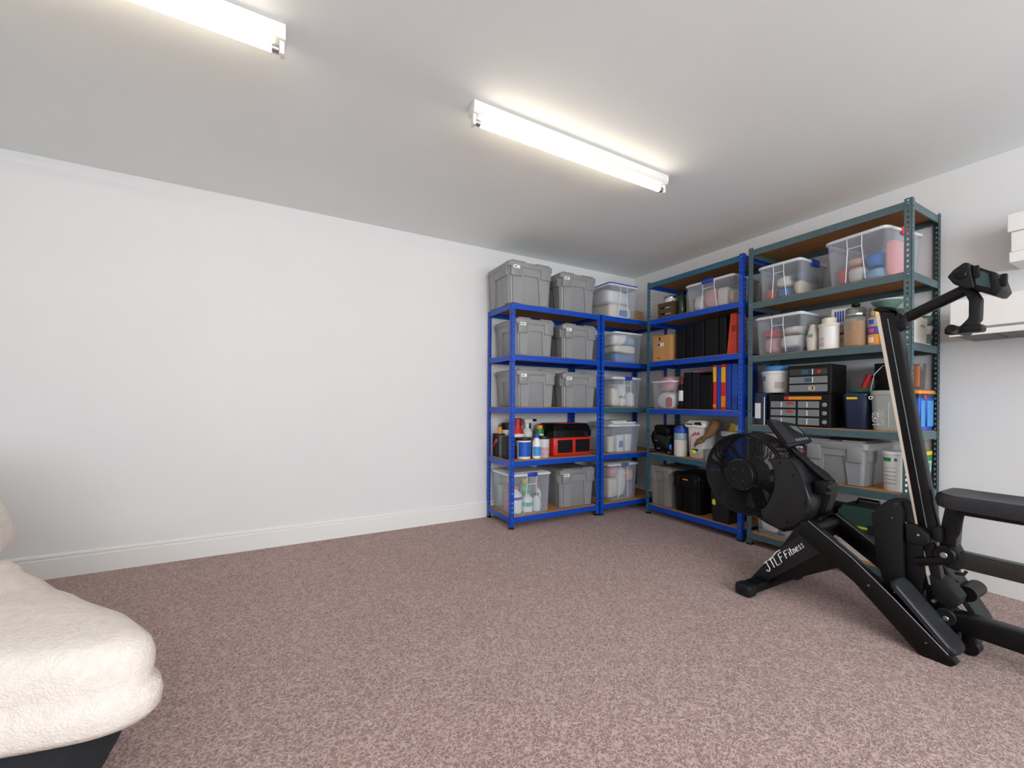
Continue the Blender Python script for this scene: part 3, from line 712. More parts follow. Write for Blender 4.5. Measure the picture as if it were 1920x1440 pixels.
# second shelf
t = thing('cardboard_box', 'brown cardboard box with a small white label beside black files', 'box', cdloc(-0.72, -0.285, LC_[2]), R9)
obj('carton', B((0, 0, 0.115), (0.20, 0.20, 0.23), 0.003), CARD, t, 0)
obj('flap', B((-0.05, 0, 0.2315), (0.097, 0.20, 0.003)), CARD, t, 0); obj('flap', B((0.05, 0, 0.2315), (0.097, 0.20, 0.003)), CARD, t, 0)
obj('label_patch', B((-0.01, -0.1005, 0.15), (0.07, 0.001, 0.03)), PAPER, t, 0)
obj('print', B((-0.03, -0.1012, 0.15), (0.022, 0.001, 0.024)), INK, t, 0)
obj('handle_slot', B((-0.02, -0.1003, 0.205), (0.016, 0.001, 0.035)), INK, t, 0)
obj('print', B((-0.03, -0.1003, 0.03), (0.03, 0.001, 0.008)), WOOD, t, 0)
def file_box(label, yc, w_, h_, m, z, xf=-0.36, d=0.27, lean=0.0, lip=True, name='box_file', cat='file', group='upright files', spine=None):
    t = thing(name, label, cat, cdloc(yc, xf + d / 2, z), R9, group)
    obj('cover', B((0, 0, h_ / 2), (w_, d, h_), 0.004), m, t, 0)
    if lip:
        obj('spine_edge', B((w_ / 2 - 0.004, -d / 2 - 0.001, h_ / 2), (0.005, 0.004, h_ - 0.01), 0.001), CHAR, t, 0)
        obj('finger_ring', LA([(0.009, 0), (0.009, 0.002), (0.006, 0.0025)], 12), CHARM, t).matrix_local = Matrix.Translation((0, -d / 2, h_ * 0.3)) @ Matrix.Rotation(PI / 2, 4, 'X')
    if spine: 
        for (z0, z1, sm) in spine: obj('spine_label', B((0, -d / 2 - 0.0008, h_ * (z0 + z1) / 2), (w_ * 0.9, 0.0016, h_ * (z1 - z0))), sm, t, 0)
    return t
Z = LC_[2]
file_box('black box file next to the cardboard box', -0.905, 0.088, 0.268, BLACKP, Z)
file_box('slim black box file, second along from the cardboard box', -0.993, 0.07, 0.285, BLACKS, Z)
file_box('black box file, third along from the cardboard box', -1.088, 0.10, 0.297, BLACKP, Z)
file_box('thick black box file, fourth along from the cardboard box', -1.205, 0.115, 0.305, CHARM, Z)
file_box('slim black box file beside the red magazine file', -1.302, 0.062, 0.305, BLACKS, Z)
t = thing('magazine_file', 'red tapering magazine file at the end of the row of black files', 'file', cdloc(-1.385, -0.23, Z), R9)
obj('case', PR([(-0.048, 0), (0.03, 0), (0.03, 0.315), (-0.018, 0.32)], 'y', -0.13, 0.0, 0.003), mat('red_orange_plastic', '#d8452c', 0.45), t, 0)
obj('label_patch', B((0.008, -0.131, 0.2), (0.03, 0.002, 0.05)), mat('dark_red_print', '#a8301f', 0.6), t, 0)
# third shelf
Z = LC_[3]
b = clear_box('clear bag-like box of pink and white things under the cardboard box', CD(-0.625, -0.845, -0.385, 0.30, Z), 0.30, 0.25, None, handle=False, taper=1.12)
inside(b, 'white wadding filling the bag-like clear box', 'wadding', 'wadding', WHITEC, 0, 0, 0, 0.20, 0.26, 0.15, 0.5, 0.025, 51)
inside(b, 'pink and white crumpled packet on the wadding', 'crumpled_packet', 'packet', PINKC, -0.01, 0, 0.152, 0.20, 0.24, 0.14, 0.6, 0.03, 52)
inside(b, 'red-patterned pouch at the front of the bag-like clear box', 'pouch', 'pouch', REDC, 0.06, -0.136, 0.01, 0.07, 0.012, 0.09, 0.5, 0.003, 53)
t = thing('green_bottle', 'green plastic bottle between the clear bag-like box and a red tin', 'bottle', cdloc(-0.904, -0.14, Z), R9)
obj('body', LA([(0.029, 0), (0.032, 0.006), (0.032, 0.22), (0.02, 0.26), (0.02, 0.27)], 20), mat('emerald_plastic', '#1f8f72', 0.3), t)
obj('cap', LA([(0.024, 0.27), (0.024, 0.305), (0.02, 0.31)], 16), GREENP, t)
t = thing('spray_can', 'slim red and black spray can with white print beside black files', 'can', cdloc(-0.905, -0.335, Z), R9)
obj('body', LA([(0.026, 0), (0.028, 0.005), (0.028, 0.2), (0.02, 0.215)], 18), BLACKS, t)
obj('cap', LA([(0.021, 0.215), (0.021, 0.26), (0.018, 0.264)], 16), mat('maroon_cap', '#7b1626', 0.4), t)
obj('label_patch', arcp(0.028, 0.028, 0.07, 0.16, -150, -30), PAPER, t)
file_box('black box file beside the slim red and black spray can', -0.977, 0.074, 0.315, BLACKP, Z)
file_box('black box file with a pink edge on top, middle of three', -1.058, 0.072, 0.31, CHARM, Z)
o = obj('pink_wallet', B((0, 0, 0.006), (0.16, 0.066, 0.012), 0.003), PINKP, None, 0); o.location = cdloc(-1.058, -0.26, Z + 0.3105); tag(o, 'thin pink wallet lying on a black box file', 'wallet')
file_box('shorter black box file beside the coloured binders', -1.158, 0.115, 0.285, BLACKS, Z)
RB = mat('binder_red', '#d92a1c', 0.4); BB = mat('binder_blue', '#1440b8', 0.4)
file_box('thin red binder with a yellow spine label, leftmost coloured one', -1.236, 0.03, 0.36, RB, Z, lip=False, name='ring_binder', cat='binder', group='coloured binders', spine=[(0.62, 0.95, YELP), (0.05, 0.12, ORANGEP)])
file_box('thin blue binder between two red binders', -1.272, 0.034, 0.358, BB, Z, lip=False, name='ring_binder', cat='binder', group='coloured binders', spine=[(0.05, 0.2, BLUECLIP)])
file_box('red binder with a yellow spine label next to blue binders', -1.312, 0.04, 0.362, RB, Z, lip=False, name='ring_binder', cat='binder', group='coloured binders', spine=[(0.6, 0.93, YELP), (0.06, 0.3, ORANGEP)])
file_box('blue binder right of the red and yellow binders', -1.356, 0.038, 0.36, BB, Z, lip=False, name='ring_binder', cat='binder', group='coloured binders', spine=[(0.1, 0.3, BLUECLIP)])
file_box('blue binder at the right end of the coloured row', -1.403, 0.045, 0.36, BLUEP, Z, lip=False, name='ring_binder', cat='binder', group='coloured binders', spine=[(0.1, 0.3, BLUECLIP)])
# fourth shelf
Z = LC_[4]
t = thing('holdall', 'slumped black holdall on the teal-fronted fourth shelf', 'bag', cdloc(-0.70, -0.27, Z), R9)
bd = obj('bag_body', lump(0.20, 0.25, 0.20, 0.6, 0.03, 61), BLACKP, t, 60)
obj('bag_flap', lump(0.19, 0.20, 0.09, 0.6, 0.02, 62), CHARM, t, 60).location = (0, 0.0, 0.17)
obj('strap', T([(-0.085, -0.10, 0.10), (-0.05, -0.14, 0.19), (0.02, -0.12, 0.25), (0.07, -0.09, 0.20), (0.09, -0.12, 0.06)], 0.009, 8), BLACKS, t)
for x, z in ((-0.03, 0.12), (0.0, 0.05), (-0.07, 0.07)): obj('buckle', B((x, -0.124, z), (0.032, 0.006, 0.01), 0.002), STEEL, t, 0)
t = thing('camera_pouch', 'small dark pouch with a blue patch in front of the holdall', 'pouch', cdloc(-0.816, -0.355, Z), R9)
obj('body', lump(0.05, 0.07, 0.11, 0.5, 0.012, 63), CHARM, t, 60)
obj('blue_patch', B((0.012, -0.034, 0.075), (0.022, 0.004, 0.04), 0.001), SKYP, t, 0)
obj('buckle', B((-0.006, -0.034, 0.02), (0.03, 0.004, 0.014), 0.001), STEEL, t, 0)
t = thing('cylinder_bottle', 'tall white cylinder with a blue top band beside the lidded bin', 'bottle', cdloc(-0.898, -0.34, Z), R9)
obj('body', LA([(0.052, 0), (0.055, 0.006), (0.055, 0.14), (0.056, 0.142)], 26), WHITEP, t)
obj('upper_body', LA([(0.056, 0.142), (0.056, 0.2), (0.055, 0.202)], 26), mat('grey_blue_plastic', '#8fa5ae', 0.3), t)
obj('top_band', LA([(0.056, 0.202), (0.056, 0.245), (0.05, 0.25)], 26), BLUECLIP, t)
obj('lid', LA([(0.05, 0.25), (0.048, 0.268), (0.02, 0.274)], 26), NAVYP, t)
t = thing('lidded_bin', 'white plastic bin with a hinged lid and red markings', 'bin', cdloc(-1.06, -0.27, Z), R9)
obj('body', loft(new(), [rr(0.066, 0.075, 0.02, 0, 3), rr(0.07, 0.08, 0.02, 0.008, 3), rr(0.08, 0.09, 0.02, 0.26, 3)]), WHITEP, t)
ld = obj('lid', loft(new(), [rr(0.098, 0.105, 0.02, 0.26, 3), rr(0.10, 0.107, 0.02, 0.268, 3), rr(0.098, 0.105, 0.02, 0.29, 3), rr(0.075, 0.08, 0.02, 0.318, 3)]), WHITEP, t)
obj('grip_slot', B((-0.045, -0.107, 0.285), (0.06, 0.006, 0.01), 0.002), CHAR, ld, 0)
obj('grip_slot', PR([(0.0, 0.283), (0.075, 0.28), (0.055, 0.306), (0.01, 0.303)], 'y', -0.109, -0.1), CHAR, ld, 0)
obj('red_mark', PR([(-0.055, 0.175), (0.0, 0.225), (0.012, 0.205), (0.03, 0.228), (0.045, 0.2), (0.0, 0.195)], 'y', -0.091, -0.083), mat('red_mark_ink', '#c46a6a', 0.6), t, 0)
obj('red_mark', B((-0.05, -0.087, 0.12), (0.004, 0.004, 0.11)), REDC, t, 0)
obj('dark_mark', B((-0.005, -0.083, 0.07), (0.05, 0.006, 0.014)), CHAR, t, 0)
t = thing('tennis_ball', 'bright yellow-green ball hanging in front of the white bin', 'ball', cdloc(-1.065, -0.385, Z + 0.03), R9)
obj('ball_body', lump(0.042, 0.036, 0.042, 1.0, 0.0, 1, 20, 12), LIMEP, t, 60)
obj('ball_cord', T([(0, 0, 0.04), (0.002, 0.006, 0.055), (0.012, 0.012, 0.062)], 0.003, 6), GREENP, t)
t = thing('canvas_bundle', 'twisted brown canvas bundle draped from the white bin', 'cloth', cdloc(-1.165, -0.325, Z + 0.0), R9)
def crumple(bm, amp, fs, seed):
    off = Vector((seed, 2 * seed, 3 * seed))
    for v in bm.verts:
        n = noise.noise_vector(v.co * fs + off) * amp + noise.noise_vector(v.co * fs * 2.3 + off) * amp * 0.5
        v.co += n
    return bm
def smooth_path(P, k=5):
    P = [Vector(p) for p in P]; out = []
    for i in range(len(P) - 1):
        p0, p1, p2, p3 = P[max(i - 1, 0)], P[i], P[i + 1], P[min(i + 2, len(P) - 1)]
        for j in range(k):
            u = j / k
            out.append(0.5 * ((2 * p1) + (p2 - p0) * u + (2 * p0 - 5 * p1 + 4 * p2 - p3) * u * u + (3 * p1 - p0 - 3 * p2 + p3) * u ** 3))
    return out + [P[-1]]
SPN = smooth_path([(-0.078, -0.085, 0.105), (-0.045, -0.082, 0.14), (-0.01, -0.075, 0.165), (0.02, -0.062, 0.195), (0.05, -0.04, 0.24), (0.06, -0.01, 0.285), (0.05, 0.02, 0.315)])
KEY = [(0, 0.005), (6, 0.021), (10, 0.024), (14, 0.017), (19, 0.034), (25, 0.041), (30, 0.028)]
def key_r(i):
    for (a, ra), (c, rc) in zip(KEY[:-1], KEY[1:]):
        if a <= i <= c: return ra + (rc - ra) * (i - a) / (c - a)
    return KEY[-1][1]
RAD = [key_r(i) for i in range(len(SPN))]
obj('cloth_fold', crumple(T(SPN, RAD, 18), 0.008, 34, 5), BROWNC, t, 60)
obj('cloth_tie', T([(-0.008, -0.098, 0.185), (0.006, -0.098, 0.176), (0.018, -0.09, 0.164)], 0.005, 8), WOOD, t)
t = thing('open_tray', 'small grey open tray at the front right of the white bin', 'tray', cdloc(-1.228, -0.36, Z), R9)
obj('tray_body', loft(new(), [rr(0.052, 0.045, 0.012, 0, 3), rr(0.058, 0.05, 0.012, 0.085, 3), rr(0.054, 0.046, 0.01, 0.085, 3), rr(0.049, 0.042, 0.01, 0.004, 3)]), GREYP, t)
obj('tray_rim', loft(new(), [rr(0.0585, 0.0505, 0.012, 0.078, 3), rr(0.062, 0.054, 0.012, 0.08, 3), rr(0.062, 0.054, 0.012, 0.087, 3), rr(0.0585, 0.0505, 0.012, 0.087, 3)], loop=True), GREYP, t)
t = thing('blue_tub', 'blue square tub with a pale grey lid behind the fan', 'tub', cdloc(-1.335, -0.185, Z), R9)
obj('body', loft(new(), [rr(0.08, 0.09, 0.015, 0, 3), rr(0.09, 0.10, 0.015, 0.2, 3)]), BLUEP, t)
obj('lid', loft(new(), [rr(0.095, 0.105, 0.016, 0.2, 3), rr(0.097, 0.107, 0.016, 0.206, 3), rr(0.097, 0.107, 0.016, 0.235, 3), rr(0.09, 0.1, 0.014, 0.24, 3)]), mat('pale_lid', '#c9cbcf', 0.4), t)
obj('label_patch', B((-0.02, -0.0975, 0.15), (0.05, 0.004, 0.04)), SKYP, t, 0)
t = thing('yellow_packet', 'yellow and cream packet propped on the pale grey lid', 'packet', cdloc(-1.335, -0.21, Z + 0.2405), R9)
obj('packet_body', PR([(-0.06, 0), (0.07, 0.0), (0.075, 0.03), (-0.035, 0.065)], 'y', -0.03, 0.0, 0.003), PAPER, t, 0)
obj('yellow_face', PR([(-0.057, 0.002), (0.0, 0.002), (0.012, 0.045), (-0.034, 0.06)], 'y', -0.032, -0.029), YELP, t, 0)

# ------------------------------------------------------------------ grey-green unit (right wall, nearer)
Z = LD_[1]
o = obj('small_carton', B((0, 0, 0.11), (0.10, 0.026, 0.22), 0.003), CARD, None, 0); o.location = cdloc(-1.579, -0.2, Z)
tag(o, 'brown carton standing at the back left of the grey-green top shelf', 'box')
obj('tape_strip', B((-0.0505, 0, 0.11), (0.001, 0.01, 0.22)), TANCARD, o, 0)
b = clear_box('clear box with blue side clips on the top shelf of the grey-green unit', CD(-1.62, -1.875, -0.395, 0.33, Z), 0.33, 0.24, 'milky', None, side_clip=BLUECLIP)
for i, (x, z, w_, h_, m, lb) in enumerate(((-0.09, 0, 0.07, 0.085, REDC, 'red cloth at the left of the blue-clip box'), (0.005, 0, 0.095, 0.075, BLUEC, 'blue cloth at the bottom of the blue-clip box'), (0.0, 0.078, 0.09, 0.075, CREAM, 'cream cloth on the blue one in the blue-clip box'), (0.098, 0, 0.05, 0.10, TANC, 'tan canvas at the right of the blue-clip box'), (0.098, 0.102, 0.055, 0.06, NAVYC, 'navy cloth on the tan canvas in the blue-clip box'))):
    inside(b, lb, 'cloth_bundle', 'cloth', m, x, 0, z, w_, 0.28, h_, 0.5, 0.012, 70 + i, 'bundles in the blue-clip box')
b = clear_box('large clear box with red side clips at the right of the top shelf', CD(-2.07, -2.36, -0.395, 0.345, Z), 0.345, 0.285, 'milky', None, 1.11, side_clip=REDCLIP)
b.rotation_euler.z -= math.radians(7)
b.location.y += 0.008
for i, (x, z, w_, h_, m, lb) in enumerate(((-0.105, 0, 0.06, 0.12, REDC, 'crimson cloth at the left of the red-clip box'), (-0.03, 0, 0.09, 0.11, CREAM, 'cream cloth at the bottom of the red-clip box'), (-0.03, 0.112, 0.09, 0.05, PEACHC, 'peach cloth on the cream one in the red-clip box'), (0.064, 0, 0.09, 0.075, SKYC, 'pale blue cloth at the bottom right of the red-clip box'), (0.064, 0.077, 0.09, 0.09, BLUEC, 'bright blue cloth on the pale one in the red-clip box'))):
    inside(b, lb, 'cloth_bundle', 'cloth', m, x, 0, z, w_, 0.27, h_, 0.5, 0.012, 80 + i, 'bundles in the red-clip box')
inside(b, 'coral cloth hanging at the near end inside the red-clip box', 'cloth_bundle', 'cloth', mat('coral_cloth', '#e8706a', 0.9, var=0.06, vscale=14, bump=0.3), 0.124, 0.02, 0.01, 0.018, 0.25, 0.22, 0.4, 0.003, 90)
# second shelf
Z = LD_[2]
b = clear_box('clear box of red and white things on the second grey-green shelf', CD(-1.60, -1.885, -0.395, 0.33, Z), 0.33, 0.265, 'milky', None, 1.1)
for i, (x, z, w_, h_, m, lb) in enumerate(((-0.075, 0, 0.10, 0.12, PINKC, 'pink bag at the bottom left of the second-shelf clear box'), (-0.075, 0.122, 0.10, 0.055, REDC, 'red cloth on the pink bag in the second-shelf clear box'), (0.06, 0.03, 0.15, 0.10, WHITEC, 'fluffy white bundle in the second-shelf clear box'), (0.06, 0, 0.15, 0.028, NAVYC, 'navy mat under the fluffy white bundle'), (0.06, 0.132, 0.11, 0.05, CREAM, 'cream cloth atop the fluffy white bundle'))):
    inside(b, lb, 'cloth_bundle', 'cloth', m, x, 0, z, w_, 0.28, h_, 0.55, 0.012, 100 + i, 'bundles in the second-shelf clear box')
t = thing('paper_sack', 'small off-white sack leaning between the clear box and white tub', 'sack', cdloc(-1.938, -0.33, Z), R9)
obj('sack_body', loft(new(), [rr(0.026, 0.05, 0.02, 0, 3), rr(0.03, 0.055, 0.02, 0.09, 3), rr(0.022, 0.045, 0.015, 0.13, 3), rr(0.012, 0.035, 0.01, 0.175, 3)]), mat('off_white_sack', '#dcd6cb', 0.85, var=0.05, bump=0.3), t)
obj('sack_mark', B((0.0, -0.055, 0.1), (0.03, 0.004, 0.02)), mat('dull_green_print', '#7f9a86', 0.7), t, 0)
t = tub('white screw-top tub with a printed label in front of the white carton', cdloc(-2.03, -0.345, Z), 0.055, 0.165, WHITEP, CREAM, None, rz=R9, lidh=0.02, taper=1.0)
for z in (0.022, 0.032, 0.042, 0.06, 0.07): obj('print_line', arcp(0.0552, 0.0552, z, z + 0.003, -140, -95, 6), GREYP, t)
obj('tub_neck', LA([(0.04, 0.165), (0.04, 0.2), (0.03, 0.205)], 20), CREAM, t)
t = thing('carton', 'tall white carton with blue and yellow print behind the white tub', 'carton', cdloc(-2.06, -0.21, Z), R9)
obj('carton_body', B((0, 0, 0.135), (0.10, 0.13, 0.27), 0.003), WHITEP, t, 0)
for i in range(4): obj('print_bar', B((-0.026 + i * 0.014, -0.0657, 0.215), (0.009, 0.0012, 0.07)), BLUEP, t, 0)
obj('print_bar', B((0.032, -0.0657, 0.22), (0.005, 0.0012, 0.06)), PURPLE, t, 0)
obj('pink_print', B((0.0, -0.0657, 0.155), (0.05, 0.0012, 0.03)), PINKC, t, 0)
obj('red_print', B((0.008, -0.0657, 0.105), (0.032, 0.0012, 0.016)), REDC, t, 0)
obj('yellow_print', B((0.012, -0.0657, 0.06), (0.02, 0.0012, 0.028)), YELP, t, 0)
obj('blue_arc', T([(0.015, -0.0665, 0.128), (0.03, -0.0665, 0.118), (0.038, -0.0665, 0.09), (0.036, -0.0665, 0.05), (0.022, -0.0665, 0.025)], 0.0035, 6), BLUEP, t)
t = thing('storage_jar', 'tall glass jar of golden grain with a dark dome lid', 'jar', cdloc(-2.165, -0.33, Z), R9)
obj('jar_glass', LA([(0.053, 0), (0.058, 0.006), (0.058, 0.165), (0.046, 0.185), (0.044, 0.19), (0.0415, 0.19), (0.0435, 0.183), (0.055, 0.163), (0.055, 0.008), (0.01, 0.005)], 28), GLASSY, t)
obj('grain', LA([(0.05, 0.0085), (0.054, 0.012), (0.054, 0.158), (0.03, 0.162)], 28), GRAIN, t)
ld = obj('lid', LA([(0.047, 0.19), (0.05, 0.194), (0.05, 0.225), (0.044, 0.243), (0.02, 0.25)], 28), SMOKE, t)
obj('lid_band', LA([(0.0505, 0.192), (0.0525, 0.194), (0.0525, 0.205), (0.0505, 0.207)], 28), STEEL, ld)
obj('lid_knob', LA([(0.014, 0.25), (0.022, 0.256), (0.02, 0.27), (0.008, 0.273)], 18), BLACKP, ld)
for i, (z, h_, m, bm_, lb) in enumerate(((0, 0.066, ORANGEP, PAPER, 'orange tin at the bottom of the stack beside the grain jar'), (0.0665, 0.045, PURPLE, PINKP, 'purple and pink tin in the middle of the stack beside the grain jar'), (0.112, 0.055, mat('pink_grey_tin', '#b9a5a5', 0.5), BLUEP, 'pinkish tin with a blue emblem in the tin stack'), (0.1675, 0.05, mat('gold_tin', '#b48b3c', 0.3, metal=0.7), STEEL, 'small gold tin on top of the tin stack'))):
    t = thing('tin', lb, 'tin', cdloc(-2.262, -0.335, Z + z), R9, 'stacked tins')
    r = 0.034 if i < 3 else 0.026
    obj('tin_body', LA([(r * 0.96, 0), (r, 0.003), (r, h_ - 0.003), (r * 0.97, h_)], 22), m, t)
    obj('tin_emblem', arcp(r, r, h_ * 0.25, h_ * 0.75, -125, -80, 6), bm_, t)
t = thing('mixing_bowl', 'sage green bowl stacked high at the back, behind the upright', 'bowl', cdloc(-2.256, -0.15, Z), R9)
t2 = thing('cake_tin', 'round cream and green tin carrying the sage green bowl', 'tin', cdloc(-2.256, -0.15, Z), R9)
obj('tin_body', LA([(0.083, 0), (0.085, 0.004), (0.085, 0.2), (0.083, 0.203)], 26), CREAM, t2)
obj('tin_lid', LA([(0.087, 0.2), (0.087, 0.225), (0.081, 0.23)], 26), mat('sage_enamel', '#6f8d7f', 0.4), t2)
t.location.z += 0.2305
obj('bowl_body', LA([(0.03, 0), (0.04, 0.006), (0.07, 0.045), (0.078, 0.06), (0.074, 0.06), (0.066, 0.045), (0.036, 0.01), (0.01, 0.007)], 26), mat('sage_enamel', '#6f8d7f', 0.4), t)
obj('bowl_rim', LA([(0.075, 0.055), (0.081, 0.058), (0.081, 0.064), (0.075, 0.066)], 26), mat('bowl_rim_white', '#d8dcd6', 0.4), t)
t = thing('white_carton', 'white box with a faint scribble at the near end of the second shelf', 'box', cdloc(-2.395, -0.255, Z), R9)
obj('carton_body', loft(new(), [rr(0.035, 0.125, 0.008, 0, 2), rr(0.04, 0.13, 0.008, 0.15, 2)]), mat('ivory_box', '#e9e4dc', 0.6), t)
obj('scribble', T([(0.0395, 0.02, 0.1), (0.0405, 0.035, 0.108), (0.04, 0.05, 0.095), (0.0405, 0.065, 0.11), (0.04, 0.08, 0.097)], 0.0016, 5), GREYP, t)
o = tub('flat white container with a grey-green lid on the scribbled white box', cdloc(-2.395, -0.2, Z + 0.1505), 0.038, 0.075, WHITEP, mat('sage_enamel', '#6f8d7f', 0.4), None, rz=R9)
t = thing('oval_dish', 'stack of pale oval dishes with green edges at the near back corner', 'dishes', cdloc(-2.40, -0.065, Z), R9)
for i in range(4):
    obj('dish', loft(new(), [rr(0.026, 0.03, 0.02, 0.012 + i * 0.055, 4), rr(0.035, 0.045, 0.03, 0.052 + i * 0.055, 4), rr(0.036, 0.046, 0.03, 0.06 + i * 0.055, 4)]), WHITEP if i % 2 else mat('sage_enamel', '#6f8d7f', 0.4), t)
obj('dish_stand', loft(new(), [rr(0.026, 0.03, 0.02, 0, 4), rr(0.026, 0.03, 0.02, 0.012, 4)]), WHITEP, t)
# third shelf
Z = LD_[3]
t = thing('drawer_organiser', 'wide black parts organiser with red-tabbed drawers, under another', 'organiser', cdloc(-1.866, -0.295, Z), R9, 'parts organisers')
W_, H_, D_ = 0.386, 0.216, 0.20
obj('case', B((0, 0.01, H_ / 2), (W_, D_, H_), 0.006), BLACKP, t, 0)
obj('top_tray', B((0.03, -0.092, H_ - 0.026), (0.22, 0.006, 0.022), 0.002), ORANGEP, t, 0)
obj('tray_end', B((-0.07, -0.0925, H_ - 0.026), (0.03, 0.007, 0.022), 0.002), REDP, t, 0)
for z0, z1 in ((0.125, 0.168), (0.07, 0.113), (0.012, 0.058)):
    for x0, x1 in ((-0.172, -0.012), (0.004, 0.128)):
        dr = obj('drawer', B(((x0 + x1) / 2, -0.094, (z0 + z1) / 2), (x1 - x0, 0.008, z1 - z0), 0.002), DRAWER, t, 0)
        obj('drawer_divider', B((x0 + (x1 - x0) * 0.45, -0.0985, (z0 + z1) / 2), (0.006, 0.002, (z1 - z0) * 0.8)), PAPER, dr, 0)
        if x0 < 0 and z0 > 0.05: obj('drawer_tab', B((-0.045, -0.1, z1 - 0.012), (0.045, 0.005, 0.012), 0.002), REDP, dr, 0)
    kn = obj('side_knob', LA([(0.014, 0), (0.014, 0.006), (0.01, 0.009)], 14), GREYP, t); kn.matrix_local = Matrix.Translation((0.158, -0.09, (z0 + z1) / 2)) @ Matrix.Rotation(PI / 2, 4, 'X')
t = thing('drawer_organiser', 'smaller black organiser with three clear drawers, stacked on the wide one', 'organiser', cdloc(-1.925, -0.28, Z + 0.2165), R9, 'parts organisers')
W_, H_ = 0.262, 0.192
obj('case', B((0, 0.01, H_ / 2), (W_, 0.20, H_), 0.006), BLACKP, t, 0)
for i, (z0, z1) in enumerate(((0.125, 0.168), (0.072, 0.116), (0.016, 0.062))):
    dr = obj('drawer', B((-0.005, -0.093, (z0 + z1) / 2), (0.225, 0.008, z1 - z0), 0.002), DRAWER if i else SMOKE, t, 0)
    obj('drawer_divider', B((0.025, -0.0975, (z0 + z1) / 2), (0.006, 0.002, (z1 - z0) * 0.85)), PAPER, dr, 0)
    if i == 0: obj('red_badge', LA([(0.012, 0), (0.012, 0.003)], 14), REDP, dr).matrix_local = Matrix.Translation((0.062, -0.096, (z0 + z1) / 2)) @ Matrix.Rotation(PI / 2, 4, 'X')
    obj('drawer_contents', B((-0.02 + 0.02 * i, -0.0978, (z0 + z1) / 2), (0.04, 0.0014, (z1 - z0) * 0.6)), (mat('petrol_bits', '#2b5f73', 0.6), mat('petrol_bits', '#2b5f73', 0.6), TANC)[i], dr, 0)
t = thing('lever_arch_binder', 'black lever-arch binder with a white spine label beside the organisers', 'binder', cdloc(-1.62, -0.30, Z), R9)
obj('cover', B((0, 0, 0.115), (0.075, 0.20, 0.23), 0.004), NAVYP, t, 0)
obj('spine_label', B((-0.012, -0.1008, 0.1), (0.04, 0.0016, 0.11)), PAPER, t, 0)
obj('paper_edge', B((0.0345, -0.1008, 0.1), (0.006, 0.002, 0.2)), PAPER, t, 0)
t = tub('large white bucket with a blue lid set on the black binder', cdloc(-1.668, -0.27, Z + 0.2305), 0.092, 0.155, WHITEP, WHITEP, None, rz=R9, name='bucket', cat='bucket', taper=0.9)
obj('label_patch', arcp(0.0885, 0.0905, 0.085, 0.12, -150, -110, 8), mat('bucket_blue_print', '#7f9cc6', 0.6), t)
obj('label_patch', arcp(0.0845, 0.088, 0.03, 0.075, -70, -30, 8), mat('bucket_grey_print', '#b7b3ac', 0.6), t)
t2 = thing('round_tin_lid', 'blue and tan round tin lying on the white bucket', 'tin', cdloc(-1.668, -0.27, Z + 0.2305 + 0.1555), R9)
obj('tin_body', LA([(0.08, 0), (0.082, 0.003), (0.082, 0.034), (0.08, 0.037)], 26), SKYP, t2)
obj('tan_side', arcp(0.082, 0.082, 0.004, 0.033, -170, -125, 8), TANCARD, t2)
t = thing('red_hand_tool', 'red-handled power tool with a trailing black cable on the third shelf', 'tool', cdloc(-2.155, -0.155, Z), R9)
obj('motor_body', B((0.0, 0, 0.09), (0.085, 0.12, 0.18), 0.02), BLACKP, t)
obj('handle', T([(-0.02, -0.03, 0.18), (-0.012, -0.035, 0.23), (0.012, -0.035, 0.29), (0.03, -0.03, 0.335)], [0.018, 0.017, 0.016, 0.02], 10), REDP, t)
obj('cable', T([(0.03, -0.03, 0.33), (0.06, -0.05, 0.32), (0.085, -0.06, 0.28), (0.06, -0.05, 0.24), (0.03, -0.06, 0.2)], 0.006, 8), BLACKS, t)
t = thing('navy_bucket', 'navy bucket with a yellow label and green rope on top', 'bucket', cdloc(-2.178, -0.315, Z), R9)
obj('body', loft(new(), [rr(0.056, 0.05, 0.03, 0, 4), rr(0.058, 0.052, 0.03, 0.006, 4), rr(0.068, 0.062, 0.035, 0.2, 4), rr(0.07, 0.064, 0.035, 0.202, 4), rr(0.07, 0.064, 0.035, 0.215, 4)]), NAVYP, t)
obj('label_patch', B((-0.012, -0.064, 0.188), (0.055, 0.006, 0.014), 0.002), YELP, t, 0)
obj('rope_coil', T([(0.05 * math.cos(a * 0.7), 0.045 * math.sin(a * 0.7), 0.222 + 0.0012 * a) for a in range(0, 22)], 0.006, 7), mat('green_rope', '#24524a', 0.8), t)
t = thing('grey_bucket', 'pale grey bucket with white upright lettering and a wire handle', 'bucket', cdloc(-2.32, -0.335, Z), R9)
obj('body', loft(new(), [rr(0.053, 0.05, 0.035, 0, 4), rr(0.055, 0.052, 0.035, 0.006, 4), rr(0.064, 0.06, 0.04, 0.205, 4), rr(0.068, 0.064, 0.042, 0.207, 4), rr(0.068, 0.064, 0.042, 0.232, 4), rr(0.06, 0.056, 0.038, 0.232, 4), rr(0.052, 0.049, 0.034, 0.02, 4)]), SAGEP, t)
obj('wire_handle', T([(-0.06, -0.03, 0.19), (-0.07, -0.02, 0.23), (-0.068, 0.02, 0.33), (-0.04, 0.05, 0.38), (0.0, 0.06, 0.40)], 0.002, 6), STEEL, t)
obj('handle_eye', T([(-0.058 + 0.008 * math.cos(a), -0.052, 0.19 + 0.009 * math.sin(a)) for a in [i * PI / 4 for i in range(8)]], 0.003, 6, loop=True), WHITEP, t)
